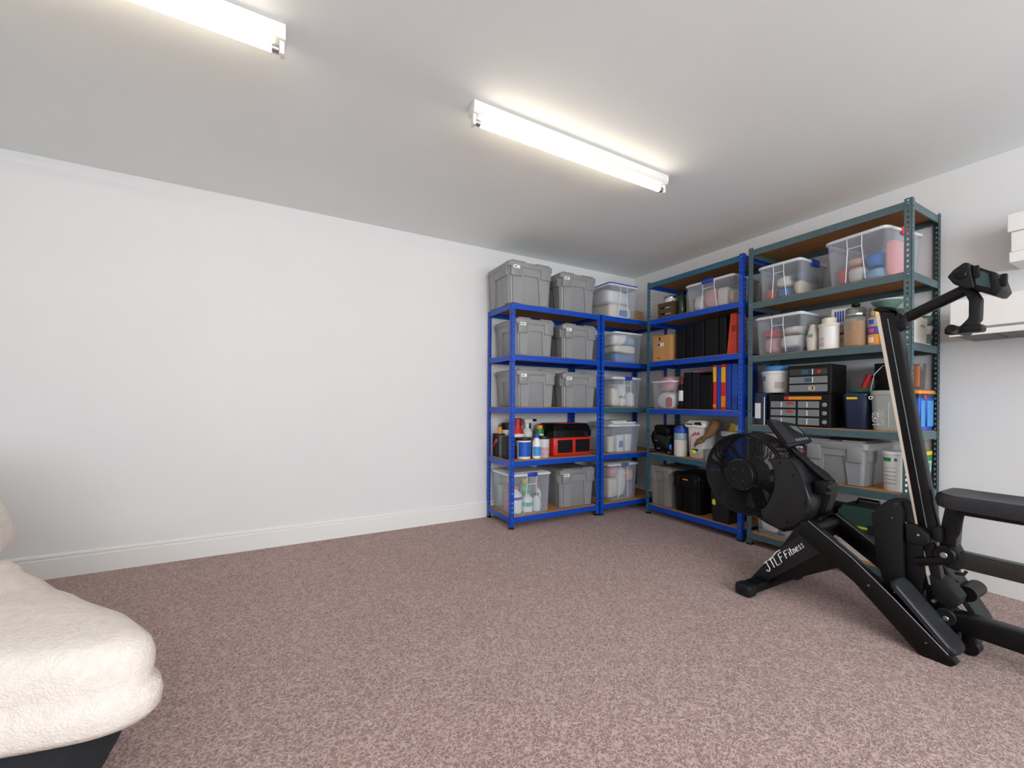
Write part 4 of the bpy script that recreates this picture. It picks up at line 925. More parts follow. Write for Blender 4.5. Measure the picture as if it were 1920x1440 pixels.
def glyphs(strokes, ox, oz, s, y, r=0.0013, rot=0.0):
    bm = new(); c, sn = math.cos(rot), math.sin(rot)
    for st in strokes:
        pts = []
        for (u, v) in st:
            x, z = u * s, v * s
            pts.append((ox + c * x - sn * z, y, oz + sn * x + c * z))
        if len(pts) > 1: tube(bm, pts, r, 5)
    return bm
GL = {'L': [[(0, 1), (0, 0), (0.5, 0)]], 'O': [[(0.3, 0), (0, 0.3), (0, 0.7), (0.3, 1), (0.6, 0.7), (0.6, 0.3), (0.3, 0)]], 'E': [[(0.5, 0), (0, 0), (0, 1), (0.5, 1)], [(0, 0.5), (0.4, 0.5)]],
      'D': [[(0, 0), (0, 1), (0.35, 0.95), (0.6, 0.6), (0.55, 0.25), (0.3, 0), (0, 0)]], 'S': [[(0.5, 0.85), (0.25, 1), (0, 0.8), (0.1, 0.55), (0.45, 0.45), (0.5, 0.2), (0.25, 0), (0, 0.15)]],
      'A': [[(0, 0), (0.3, 1), (0.6, 0)], [(0.12, 0.4), (0.48, 0.4)]], 'N': [[(0, 0), (0, 1), (0.5, 0), (0.5, 1)]], 'I': [[(0.1, 0), (0.1, 1)]], 'T': [[(0.3, 0), (0.3, 1)], [(0, 1), (0.6, 1)]],
      'R': [[(0, 0), (0, 1), (0.4, 0.95), (0.5, 0.75), (0.4, 0.5), (0, 0.5)], [(0.25, 0.5), (0.5, 0)]], 'J': [[(0.1, 1.0), (0.75, 1.05)], [(0.5, 1.0), (0.55, 0.2), (0.35, -0.05), (0.1, 0.05), (0.0, 0.25)]],
      'F': [[(0.1, 0), (0.15, 1), (0.7, 1.0)], [(0.12, 0.55), (0.5, 0.58)]], 'i': [[(0.05, 0), (0.08, 0.6)], [(0.1, 0.85), (0.11, 0.95)]], 't': [[(0.15, 1.0), (0.12, 0.05), (0.3, 0)], [(0, 0.65), (0.35, 0.68)]],
      'n': [[(0, 0), (0.02, 0.6)], [(0.02, 0.45), (0.2, 0.62), (0.34, 0.45), (0.34, 0)]], 'e': [[(0.02, 0.32), (0.38, 0.38), (0.3, 0.6), (0.1, 0.58), (0, 0.28), (0.15, 0), (0.38, 0.1)]],
      's': [[(0.34, 0.52), (0.18, 0.62), (0.04, 0.48), (0.3, 0.24), (0.26, 0.03), (0.02, 0.06)]]}
def word(txt, adv=0.78):
    out = []; x = 0
    for ch in txt:
        if ch == ' ': x += 0.45; continue
        for st in GL[ch]: out.append([(x + u, v) for u, v in st])
        x += max(u for st in GL[ch] for u, v in st) + 0.2
    return out
obj('lettering', glyphs(word('LOED'), -0.022, 0.032, 0.026, -0.0555, 0.0016, PI / 2), WHITEP, t)
obj('lettering', glyphs(word('SANITOR'), 0.006, 0.026, 0.026, -0.0555, 0.0014, PI / 2), WHITEP, t)
obj('scale_line', T([(0.026, -0.055, 0.02), (0.028, -0.0575, 0.165)], 0.0014, 5), WHITEP, t)
t = thing('dark_crate', 'tall dark open crate holding papers, behind the pale grey bucket', 'crate', cdloc(-2.275, -0.115, Z), R9)
obj('body', loft(new(), [rr(0.065, 0.07, 0.01, 0, 2), rr(0.07, 0.075, 0.01, 0.405, 2), rr(0.066, 0.071, 0.008, 0.405, 2), rr(0.062, 0.067, 0.008, 0.006, 2)]), CHARM, t)
for i, (x, a) in enumerate(((-0.01, 0.08), (0.02, 0.12))):
    pp = thing('paper_pad', ('leftmost of two white pads leaning above the grey bucket', 'rightmost of two white pads leaning above the grey bucket')[i], 'papers', (-0.225, -2.30 - i * 0.03, Z + E_ + 0.004), R9, 'leaning pads')
    q = obj('pad_block', B((0, 0, 0.17), (0.014, 0.03, 0.34), 0.002), PAPER, pp, 0); q.rotation_euler = (0, 0.06 + 0.03 * i, 0)
    q2 = obj('pad_back', B((0.009, 0, 0.17), (0.003, 0.03, 0.34)), MAUVEC, pp, 0); q2.rotation_euler = (0, 0.06 + 0.03 * i, 0)
t = thing('blue_food_box', 'bright blue box with an orange lid at the near end of the third shelf', 'box', cdloc(-2.402, -0.14, Z), R9)
obj('body', loft(new(), [rr(0.032, 0.10, 0.012, 0, 3), rr(0.038, 0.11, 0.012, 0.19, 3)]), BLUEP, t)
obj('lid', loft(new(), [rr(0.04, 0.113, 0.013, 0.19, 3), rr(0.041, 0.114, 0.013, 0.215, 3)]), NAVYP, t)
obj('lid_top', loft(new(), [rr(0.042, 0.115, 0.013, 0.215, 3), rr(0.042, 0.115, 0.013, 0.232, 3), rr(0.036, 0.11, 0.012, 0.236, 3)]), ORANGEP, t)
obj('pale_panel', B((0.0375, 0.04, 0.1), (0.003, 0.09, 0.15), 0.001), SKYP, t, 0)
obj('pale_panel', B((0.0375, -0.07, 0.1), (0.003, 0.05, 0.15), 0.001), SKYP, t, 0)
obj('red_catch', B((0.041, -0.05, 0.195), (0.006, 0.03, 0.02), 0.002), REDP, t, 0)
t = thing('tumbler', 'tall smoky tumbler with a copper tint standing on the blue box', 'tumbler', cdloc(-2.402, -0.16, Z + 0.2365), R9)
obj('tumbler_wall', LA([(0.028, 0), (0.03, 0.004), (0.036, 0.15), (0.038, 0.152), (0.036, 0.152), (0.034, 0.148), (0.028, 0.008), (0.01, 0.006)], 24), SMOKE, t)
obj('copper_liner', arcp(0.0305, 0.0345, 0.02, 0.14, -150, -60, 8), mat('copper_foil', '#b8714a', 0.4, metal=0.5), t)
# fourth shelf
Z = LD_[4]
t = thing('paper_bag', 'white paper bag with red print behind the rowing machine fan', 'bag', cdloc(-1.70, -0.28, Z), R9)
obj('bag_body', loft(new(), [rr(0.08, 0.06, 0.01, 0, 2), rr(0.085, 0.065, 0.01, 0.2, 2), rr(0.085, 0.03, 0.01, 0.28, 2)]), PAPER, t)
for i in range(3): obj('red_print', B((0.04, -0.0655, 0.13 + i * 0.03), (0.06, 0.004, 0.014)), REDC, t, 0)
tub('pinkish metal can between the paper bag and the wide grey tote', cdloc(-1.862, -0.33, Z), 0.046, 0.21, mat('pink_can', '#c9a79d', 0.35, metal=0.4), STEEL, mat('rust_print', '#9c6a5c', 0.6), (0.3, 0.8), rz=R9)
t = tub('white bucket with green print beside the wide grey tote', cdloc(-2.363, -0.335, Z), 0.058, 0.225, WHITEP, WHITEP, None, rz=R9, name='bucket', cat='bucket', taper=0.9, lidh=0.02)
obj('green_print', arcp(0.0565, 0.057, 0.168, 0.19, -140, -95, 8), GREENP, t)
obj('green_print', arcp(0.0565, 0.057, 0.172, 0.188, -80, -68, 4), mat('teal_dark_print', '#2b6b5c', 0.6), t)
for i in range(5): obj('print_line', arcp(0.0545 - 0.0003 * i, 0.0546 - 0.0003 * i, 0.13 - 0.022 * i, 0.134 - 0.022 * i, -140, -70, 8), SAGEP, t)
t = bottle('white spray bottle with a yellow head at the near end of the fourth shelf', cdloc(-2.415, -0.22, Z), 0.026, 0.2, WHITEP, YELP, 0.5, rz=R9, caph=0.15)
obj('spray_head', B((0.004, 0.008, 0.225), (0.03, 0.06, 0.05), 0.008), YELP, t)
obj('nozzle', B((0.004, -0.028, 0.25), (0.016, 0.018, 0.016), 0.004), WHITEP, t)
t = thing('cleaner_pouch', 'green and yellow topped clear pouch behind the yellow spray bottle', 'pouch', cdloc(-2.41, -0.12, Z), R9)
obj('pouch_body', loft(new(), [rr(0.026, 0.05, 0.015, 0, 3), rr(0.03, 0.056, 0.012, 0.14, 3), rr(0.03, 0.058, 0.008, 0.165, 3)]), mat('pouch_white', '#d9dcd6', 0.3), t)
obj('green_top', loft(new(), [rr(0.0305, 0.0585, 0.008, 0.165, 3), rr(0.0305, 0.059, 0.008, 0.2, 3)]), GREENP, t)
obj('yellow_top', loft(new(), [rr(0.031, 0.0595, 0.008, 0.2, 3), rr(0.031, 0.0595, 0.008, 0.222, 3)]), YELP, t)
obj('teal_emblem', B((0.0305, 0.0, 0.14), (0.004, 0.05, 0.03), 0.002), TEALP, t, 0)
# lowest shelf
Z = LD_[5]
b = clear_box('clear flat box of pale wrapped things under the fan', CD(-1.60, -1.80, -0.385, 0.30, Z), 0.30, 0.16, None, handle=False)
inside(b, 'white paper wrapping in the flat clear box under the fan', 'paper_wrapping', 'paper', WHITEC, -0.03, 0, 0, 0.13, 0.26, 0.12, 0.5, 0.02, 121)
inside(b, 'mauve wrapped parcel in the flat clear box under the fan', 'wrapped_parcel', 'parcel', MAUVEC, 0.06, 0, 0, 0.05, 0.24, 0.11, 0.5, 0.015, 122)
t = thing('white_basin', 'low white tray under a dark green toolbox, lowest grey-green shelf', 'tray', cdloc(-2.21, -0.255, Z), R9)
obj('tray_body', loft(new(), [rr(0.11, 0.12, 0.02, 0, 3), rr(0.125, 0.135, 0.02, 0.105, 3), rr(0.121, 0.131, 0.018, 0.105, 3), rr(0.107, 0.117, 0.018, 0.006, 3)]), WHITEP, t)
obj('tray_rim', loft(new(), [rr(0.1255, 0.1355, 0.02, 0.098, 3), rr(0.133, 0.143, 0.022, 0.1, 3), rr(0.133, 0.143, 0.022, 0.107, 3), rr(0.1255, 0.1355, 0.02, 0.107, 3)], loop=True), CREAM, t)
t = thing('toolbox', 'dark green toolbox with lime trim resting on the white tray', 'toolbox', cdloc(-2.21, -0.26, Z + 0.1075), R9)
obj('base', B((0, 0, 0.04), (0.23, 0.25, 0.08), 0.008), DGP, t)
obj('trim_band', loft(new(), [rr(0.117, 0.127, 0.012, 0.08, 3), rr(0.119, 0.129, 0.012, 0.083, 3), rr(0.119, 0.129, 0.012, 0.09, 3), rr(0.117, 0.127, 0.012, 0.093, 3)]), LIMEP, t)
obj('lid', loft(new(), [rr(0.114, 0.124, 0.012, 0.093, 3), rr(0.114, 0.124, 0.012, 0.17, 3), rr(0.1, 0.11, 0.02, 0.205, 3)]), DGP, t)
obj('catch', B((0.06, -0.128, 0.085), (0.035, 0.012, 0.05), 0.004), CHAR, t, 0)
obj('catch', B((-0.06, -0.128, 0.085), (0.035, 0.012, 0.05), 0.004), CHAR, t, 0)
obj('carry_handle', T([(-0.06, 0, 0.205), (-0.05, 0, 0.235), (0.05, 0, 0.235), (0.06, 0, 0.205)], 0.008, 8), BLACKS, t)
t = thing('dark_folded_crate', 'black folded crate standing left of the dark green toolbox', 'crate', cdloc(-2.02, -0.24, Z), R9)
obj('crate_wall', B((0, 0, 0.14), (0.10, 0.24, 0.28), 0.008), BLACKP, t, 0)
for i in range(3): obj('crate_rib', B((0, -0.1215, 0.06 + 0.08 * i), (0.09, 0.006, 0.012), 0.002), CHAR, t, 0)
obj('pale_edge', B((0, -0.122, 0.285), (0.08, 0.012, 0.012), 0.002), GREYP, t, 0)

# ------------------------------------------------------------------ rowing machine
RM = thing('rowing_machine', 'black air rowing machine with an upright folded rail and fan, on the carpet', 'rowing machine', (-0.97, -2.3, 0))
def rob(name, bm, m, parent=RM, smooth=35):
    o = obj(name, bm, m, parent, smooth)
    if parent is RM: o.location = (0.97, 2.3, 0)
    return o
FY, FZ, FR = -1.905, 0.615, 0.238
fan = rob('fan_drum', loft(new(), [[Vector((x, FY + r * math.cos(2 * PI * i / 48), FZ + r * math.sin(2 * PI * i / 48))) for i in range(48)] for x, r in ((-1.045, FR), (-1.06, FR), (-1.064, FR - 0.006), (-1.06, FR - 0.014), (-1.045, FR - 0.014))], loop=True), BLACKS)
rob('fan_back_ring', loft(new(), [[Vector((x, FY + r * math.cos(2 * PI * i / 48), FZ + r * math.sin(2 * PI * i / 48))) for i in range(48)] for x, r in ((-0.90, FR), (-0.925, FR), (-0.925, FR - 0.012), (-0.90, FR - 0.012))], loop=True), BLACKS, fan)
bm = new()
def circ_x(x, r, n=40): return [(x, FY + r * math.cos(2 * PI * i / n), FZ + r * math.sin(2 * PI * i / n)) for i in range(n)]
for k in range(20):
    r = 0.095 + k * 0.0069
    tube(bm, circ_x(-1.064, r), 0.0021, 5, False, True)
for k in range(13):          # the cage's cylindrical side
    tube(bm, circ_x(-1.045 + k * 0.0105, FR - 0.003), 0.002, 5, False, True)
for k in range(16):
    r = 0.10 + k * 0.0088
    tube(bm, circ_x(-0.905, r, 32), 0.0019, 4, False, True)
gr = rob('fan_grille', bm, BLACKP, fan); gr['kind'] = 'stuff'
for k in range(16):
    a = 2 * PI * k / 16 + 0.1; c, s = math.cos(a), math.sin(a)
    rob('grille_spoke', T([(-1.061, FY + 0.08 * c, FZ + 0.08 * s), (-1.061, FY + (FR - 0.01) * c, FZ + (FR - 0.01) * s), (-0.908, FY + (FR - 0.006) * c, FZ + (FR - 0.006) * s)], 0.0022, 6), BLACKP, fan)
for k in range(9):
    a = 2 * PI * k / 9; c, s = math.cos(a), math.sin(a)
    q = B((0, 0, 0.145), (0.085, 0.004, 0.13), 0.0015); M = Matrix.Translation((-0.98, FY, FZ)) @ Matrix.Rotation(a, 4, 'X') @ Matrix.Rotation(0.35, 4, 'Z')
    bmesh.ops.transform(q, matrix=M, verts=q.verts)
    rob('fan_blade', q, CHARM, fan, 0)
def discx(x0, x1, y, z, r, bev=0.004, n=36):
    rings = [[Vector((x, y + q * math.cos(2 * PI * i / n), z + q * math.sin(2 * PI * i / n))) for i in range(n)] for x, q in ((x0 + bev, r), (x1 - bev, r), (x1, r - bev))]
    rings.insert(0, [Vector((x0, y + (r - bev) * math.cos(2 * PI * i / n), z + (r - bev) * math.sin(2 * PI * i / n))) for i in range(n)])
    return loft(new(), rings)
hub = rob('hub', discx(-1.10, -1.05, FY, FZ, 0.085), BLACKP, fan)
rob('hub_ring', loft(new(), [[Vector((x, FY + r * math.cos(2 * PI * i / 40), FZ + r * math.sin(2 * PI * i / 40))) for i in range(40)] for x, r in ((-1.085, 0.0855), (-1.085, 0.089), (-1.06, 0.089), (-1.06, 0.0855))], loop=True), DARKSTEEL, fan)
for k in range(4):
    a = PI / 4 + k * PI / 2
    rob('hub_screw', discx(-1.103, -1.099, FY + 0.04 * math.cos(a), FZ + 0.04 * math.sin(a), 0.003, 0.001, 10), DARKSTEEL, hub)
rob('hub_core', discx(-1.05, -0.90, FY, FZ, 0.075), CHARM, fan)
# gear housing beside the fan
HP = [(-2.05, 0.722), (-2.166, 0.739), (-2.2, 0.704), (-2.241, 0.614), (-2.268, 0.545), (-2.273, 0.519), (-2.262, 0.475), (-2.242, 0.433), (-2.202, 0.387), (-2.117, 0.347), (-2.03, 0.385), (-2.015, 0.425),
      (-2.045, 0.46), (-2.07, 0.51), (-2.085, 0.56), (-2.09, 0.615), (-2.085, 0.66), (-2.07, 0.70)]
hs = rob('gear_housing', PR(HP, 'x', -1.078, -0.90, 0.012, 3), CHAR)
rob('housing_keel', PR([(-1.955, 0.385), (-2.03, 0.355), (-2.12, 0.33), (-2.2, 0.37), (-2.13, 0.43), (-2.02, 0.42)], 'x', -1.04, -0.91, 0.008), BLACKS, hs)
rob('housing_back', PR([(-2.08, 0.72), (-2.21, 0.70), (-2.27, 0.66), (-2.31, 0.61), (-2.31, 0.56), (-2.28, 0.46), (-2.2, 0.37)], 'x', -0.97, -0.88, 0.012, 3), BLACKS, hs)
rob('housing_seam', T([(-1.08, -2.175, 0.735), (-1.081, -2.21, 0.69), (-1.081, -2.237, 0.625), (-1.081, -2.255, 0.555), (-1.081, -2.25, 0.49)], 0.004, 6), CHARM, hs)
for y, z in ((-2.12, 0.71), (-2.19, 0.655), (-2.25, 0.52), (-2.16, 0.40)): rob('housing_screw', discx(-1.082, -1.076, y, z, 0.006, 0.001, 12), BLACKS, hs)
kb = rob('damper_box', B((-1.0, -2.292, 0.603), (0.07, 0.06, 0.07), 0.012), BLACKS)
rob('damper_dial', LA([(0.022, 0), (0.022, 0.012), (0.016, 0.018)], 18), CHARM, kb).matrix_local = Matrix.Translation((-1.02, -2.322, 0.61)) @ Matrix.Rotation(PI / 2, 4, 'X')
# console on its arm
arm = rob('console_arm', T([(-0.99, -2.12, 0.81), (-0.98, -2.15, 0.765), (-0.97, -2.215, 0.705), (-0.96, -2.26, 0.66), (-0.95, -2.31, 0.62)], [0.016, 0.018, 0.02, 0.022, 0.022], 10), BLACKS)
def quad_slab(c, th, inset=0.0, u0=0.0, u1=1.0, v0=0.0, v1=1.0, lift=0.0):
    c = [Vector(p) for p in c]
    def bil(u, v): return (c[0] * (1 - u) + c[1] * u) * (1 - v) + (c[3] * (1 - u) + c[2] * u) * v
    n = (c[1] - c[0]).cross(c[3] - c[0]).normalized()
    if n.z < 0: n = -n
    q = [bil(u0, v0), bil(u1, v0), bil(u1, v1), bil(u0, v1)]
    t = bmesh.new(); top = [t.verts.new(p + n * lift) for p in q]; bot = [t.verts.new(p + n * (lift - th)) for p in q]
    t.faces.new(top); t.faces.new(list(reversed(bot)))
    for i in range(4): t.faces.new((top[i], bot[i], bot[(i + 1) % 4], top[(i + 1) % 4]))
    bmesh.ops.recalc_face_normals(t, faces=t.faces[:])
    if inset: bmesh.ops.bevel(t, geom=t.edges[:], offset=inset, segments=2, affect='EDGES', profile=0.5)
    return t
CQ = [(-1.075, -2.055, 0.945), (-0.93, -2.125, 0.92), (-0.93, -2.215, 0.83), (-1.075, -2.165, 0.80)]
con = rob('console', quad_slab(CQ, 0.03, 0.008), CHARM)
rob('console_screen', quad_slab(CQ, 0.002, 0, 0.42, 0.9, 0.2, 0.62, 0.0012), SCREEN, con, 0)
rob('console_bezel', quad_slab(CQ, 0.002, 0, 0.38, 0.94, 0.15, 0.67, 0.0006), BLACKS, con, 0)
for i in range(5): rob('console_button', quad_slab(CQ, 0.003, 0, 0.42 + i * 0.1, 0.48 + i * 0.1, 0.78, 0.88, 0.0025), SILVERLINE, con, 0)
rob('device_ledge', quad_slab(CQ, 0.012, 0.003, 0.0, 0.36, 0.04, 0.9, 0.01), CHAR, con, 0)
# front leg and foot bar
rob('front_leg', PR([(-1.965, 0.035), (-2.05, 0.018), (-2.40, 0.245), (-2.34, 0.33), (-2.25, 0.43), (-2.2, 0.39), (-2.139, 0.283)], 'x', -1.072, -0.95, 0.008), BLACKS)
lp = rob('leg_panel', PR([(-1.982, 0.045), (-2.038, 0.03), (-2.336, 0.303), (-2.238, 0.367), (-2.14, 0.262)], 'x', -1.080, -1.068, 0.003), CHAR)
ft = rob('front_foot', B((-1.0, -2.035, 0.035), (0.50, 0.075, 0.05), 0.012), BLACKS)
for x in (-1.235, -0.765): rob('foot_cap', B((x, -2.035, 0.032), (0.07, 0.088, 0.063), 0.016, None, 3), CHARM, ft)
# brand lettering on the leg panel: hand-drawn strokes
def on_panel(strokes, s, shear=0.0):
    O = Vector((-1.0812, -2.063, 0.103)); e1 = Vector((0, -0.168, 0.172)).normalized(); e2 = Vector((0, 0.172, 0.168)).normalized()
    bm = new()
    for st in strokes:
        pts = [O + e1 * ((u + shear * v) * s) + e2 * (v * s) for u, v in st]
        tube(bm, pts, 0.0026, 5)
    return bm
rob('lettering', on_panel(word('JTLF'), 0.042, 0.25), WHITEP, lp)
W2 = [[(u * 0.78 + 3.35, v * 0.78 + 0.1) for u, v in st] for st in word('Fitness')]
rob('lettering', on_panel(W2, 0.042, 0.25), WHITEP, lp)
rob('lettering_flourish', on_panel([[(1.0, 1.02), (1.8, 1.12), (2.6, 1.3), (3.15, 1.25)]], 0.042, 0.25), WHITEP, lp)
# side rails
RP = [(-2.25, 0.435), (-2.287, 0.448), (-2.473, 0.322), (-2.62, 0.198), (-2.785, 0.047), (-2.81, 0.02), (-2.79, 0.0), (-2.70, 0.0), (-2.474, 0.215), (-2.36, 0.29), (-2.24, 0.37)]
nr = rob('side_rail', PR(RP, 'x', -1.132, -1.088, 0.004), BLACKS)
rob('edge_highlight', T([(-1.132, -2.287, 0.446), (-1.132, -2.473, 0.32), (-1.132, -2.62, 0.196), (-1.132, -2.785, 0.045)], 0.0022, 6), SILVERLINE, nr)  # highlight along the top edge, drawn as a thin silver tube
rob('rail_bolt', discx(-1.136, -1.13, -2.72, 0.06, 0.004, 0.001, 10), DARKSTEEL, nr)
rob('rail_bolt', discx(-1.136, -1.13, -2.53, 0.22, 0.005, 0.001, 10), DARKSTEEL, nr)
fr = rob('side_rail', PR(RP, 'x', -0.852, -0.808, 0.004), BLACKS)
rob('edge_highlight', T([(-0.852, -2.287, 0.446), (-0.852, -2.473, 0.32), (-0.852, -2.62, 0.196)], 0.0022, 6), SILVERLINE, fr)  # same drawn edge highlight on the far rail
rob('cross_tube', T([(-1.1, -2.28, 0.40), (-0.84, -2.28, 0.40)], 0.028, 12), BLACKP)
rob('cross_tube', T([(-1.1, -2.60, 0.17), (-0.84, -2.60, 0.17)], 0.022, 12), BLACKP)
rob('cross_tube', T([(-1.1, -2.755, 0.035), (-0.84, -2.755, 0.035)], 0.022, 12), BLACKP)
def slab_yz(y0, z0, y1, z1, xa, xb, th, bev=0.006):
    d = Vector((0, y1 - y0, z1 - z0)).normalized(); n = Vector((0, -d.z, d.y))
    if n.z < 0: n = -n
    q = [(y0, z0), (y1, z1), (y1 - n.y * th, z1 - n.z * th), (y0 - n.y * th, z0 - n.z * th)]
    return PR(q, 'x', xa, xb, bev, 3)
def foot_pad(y0, z0, y1, z1, xa, xb, th, r=0.035):
    """rounded pad lying in the plane that runs down from (y0, z0) to (y1, z1)"""
    d = Vector((0, y1 - y0, z1 - z0)); L = d.length; d.normalize()
    n = Vector((0, -d.z, d.y)); n = n if n.z > 0 else -n
    c = Vector(((xa + xb) / 2, (y0 + y1) / 2, (z0 + z1) / 2)); X = Vector((1, 0, 0))
    rings = []
    for off, ins in ((-th, 0.006), (-th + 0.006, 0.0), (-0.006, 0.0), (0.0, 0.006), (0.0, 0.02), (-0.002, 0.03)):
        rings.append([c + X * p.x + d * p.y + n * off for p in rr((xb - xa) / 2 - ins, L / 2 - ins, r - ins * 0.5, 0, 6)])
    return loft(new(), rings)
np_ = rob('foot_plate', foot_pad(-2.612, 0.272, -2.812, 0.05, -1.128, -1.0, 0.028), RUBBER)
rob('plate_edge', T([(-1.1285, -2.625, 0.250), (-1.1285, -2.70, 0.166), (-1.1285, -2.785, 0.072)], 0.0018, 6), SILVERLINE, np_)
fp = rob('foot_plate', foot_pad(-2.695, 0.335, -2.832, 0.105, -0.868, -0.745, 0.028), RUBBER)
rob('heel_roller', T([(-0.87, -2.772, 0.222), (-0.735, -2.772, 0.222)], 0.032, 20), BLACKP, fp)
# pivot mechanism between the rails
rob('mast_bracket', PR([(-2.50, 0.52), (-2.535, 0.57), (-2.565, 0.60), (-2.602, 0.602), (-2.615, 0.55), (-2.615, 0.20), (-2.555, 0.18), (-2.52, 0.32)], 'x', -1.03, -1.0, 0.006), CHARM)
rob('mast_bracket', PR([(-2.56, 0.60), (-2.61, 0.607), (-2.66, 0.56), (-2.68, 0.30), (-2.66, 0.15), (-2.58, 0.15)], 'x', -0.995, -0.905, 0.008), BLACKS)
for y, z in ((-2.59, 0.585), (-2.578, 0.52), (-2.625, 0.51)): rob('bracket_bolt', discx(-1.036, -1.028, y, z, 0.004, 0.001, 10), DARKSTEEL)
pv = rob('pivot_boss', PR([(-2.62, 0.51), (-2.665, 0.505), (-2.70, 0.475), (-2.70, 0.44), (-2.675, 0.42), (-2.625, 0.425)], 'x', -1.035, -0.99, 0.008, 3), CHARM)
rob('pivot_bolt', discx(-1.038, -1.033, -2.665, 0.468, 0.005, 0.001, 10), STEEL, pv)
rob('pivot_disc', discx(-1.025, -0.985, -2.742, 0.405, 0.036), BLACKS)
rob('pivot_bolt', discx(-1.03, -1.02, -2.742, 0.405, 0.012, 0.002, 12), STEEL)
rob('pivot_link', T([(-1.01, -2.655, 0.345), (-1.01, -2.74, 0.38)], 0.018, 10), BLACKS)
rob('latch_lever', B((-1.0, -2.718, 0.482), (0.03, 0.03, 0.065), 0.008), CHARM)
rob('lower_post', PR([(-2.65, 0.44), (-2.70, 0.44), (-2.755, 0.12), (-2.69, 0.10)], 'x', -0.985, -0.94, 0.004), BLACKS)
rob('post_strip', PR([(-2.655, 0.42), (-2.667, 0.42), (-2.70, 0.255), (-2.688, 0.255)], 'x', -0.99, -0.984), BEIGEP)
hb = rob('heel_block', PR([(-2.69, 0.30), (-2.745, 0.285), (-2.785, 0.235), (-2.775, 0.195), (-2.73, 0.185), (-2.70, 0.22)], 'x', -1.0, -0.91, 0.006), CHARM)
rob('heel_pin', T([(-1.02, -2.71, 0.20), (-0.9, -2.71, 0.20)], 0.007, 8), STEEL, hb)
rob('strap', T([(-0.93, -2.70, 0.295), (-0.90, -2.725, 0.285), (-0.87, -2.745, 0.265)], 0.006, 6), BLACKP)
# folded rail standing up
mast = rob('folded_rail', PR([(-2.512, 1.47), (-2.572, 1.445), (-2.58, 1.40), (-2.716, 0.50), (-2.718, 0.455), (-2.66, 0.455)], 'x', -1.0, -0.95, 0.005), BLACKS)
rob('rail_strip', PR([(-2.500, 1.45), (-2.516, 1.447), (-2.662, 0.50), (-2.646, 0.50)], 'x', -0.998, -0.955, 0.001), BEIGEP, mast, 0)
rob('rail_highlight', T([(-1.0005, -2.546, 1.42), (-1.0005, -2.683, 0.5)], 0.002, 5), SILVERLINE, mast)  # highlight on the profile edge, modelled as a silver strip
cap = rob('rail_cap', PR([(-2.49, 1.468), (-2.52, 1.482), (-2.572, 1.466), (-2.592, 1.435), (-2.588, 1.41), (-2.575, 1.446), (-2.51, 1.46)], 'x', -1.01, -0.94, 0.004), BLACKP, mast)
rob('hinge_block', B((-0.972, -2.592, 1.40), (0.06, 0.04, 0.075), 0.01), BLACKP, mast)
for y, z in ((-2.60, 1.43), (-2.615, 1.37)): rob('hinge_bolt', discx(-1.008, -1.0, y, z, 0.004, 0.001, 10), DARKSTEEL, mast)
rob('end_tube', T([(-0.967, -2.575, 1.405), (-0.967, -2.80, 1.508)], 0.0235, 18), BLACKS)
hd = rob('holder_block', PR([(-2.747, 1.556), (-2.765, 1.580), (-2.796, 1.602), (-2.812, 1.594), (-2.826, 1.492), (-2.80, 1.494), (-2.765, 1.522)], 'x', -1.03, -0.90, 0.006, 3), CHARM)
rob('holder_socket', discx(-1.036, -1.026, -2.788, 1.553, 0.016, 0.003, 16), BLACKS, hd)
dv = rob('device_tray', PR([(-2.812, 1.59), (-2.885, 1.535), (-2.895, 1.47), (-2.88, 1.45), (-2.82, 1.49)], 'x', -1.02, -0.905, 0.004, 3), BLACKP, hd)
rob('tray_pad', PR([(-2.822, 1.57), (-2.862, 1.54), (-2.868, 1.482), (-2.828, 1.505)], 'x', -1.0235, -1.018), DGREEN, hd, 0)
rob('tray_clamp', PR([(-2.868, 1.548), (-2.885, 1.535), (-2.90, 1.47), (-2.885, 1.45), (-2.872, 1.462)], 'x', -1.034, -0.90, 0.004), CHARM, hd)
rob('tray_grip', B((-1.028, -2.902, 1.503), (0.016, 0.02, 0.05), 0.006), BLACKS, hd)
rob('tray_grip', B((-1.026, -2.83, 1.555), (0.012, 0.016, 0.05), 0.004), BLACKS, hd)
rob('handle_loop', PR([(-2.782, 1.50), (-2.815, 1.497), (-2.834, 1.455), (-2.832, 1.37), (-2.812, 1.342), (-2.775, 1.328), (-2.772, 1.347), (-2.795, 1.375), (-2.80, 1.385), (-2.80, 1.45)], 'x', -0.99, -0.945, 0.004), CHARM)
rob('handle_grip', T([(-1.05, -2.765, 1.338), (-0.85, -2.765, 1.338)], 0.016, 14), BLACKP)
rob('handle_foot', B((-0.967, -2.785, 1.337), (0.06, 0.11, 0.03), 0.008), BLACKP)
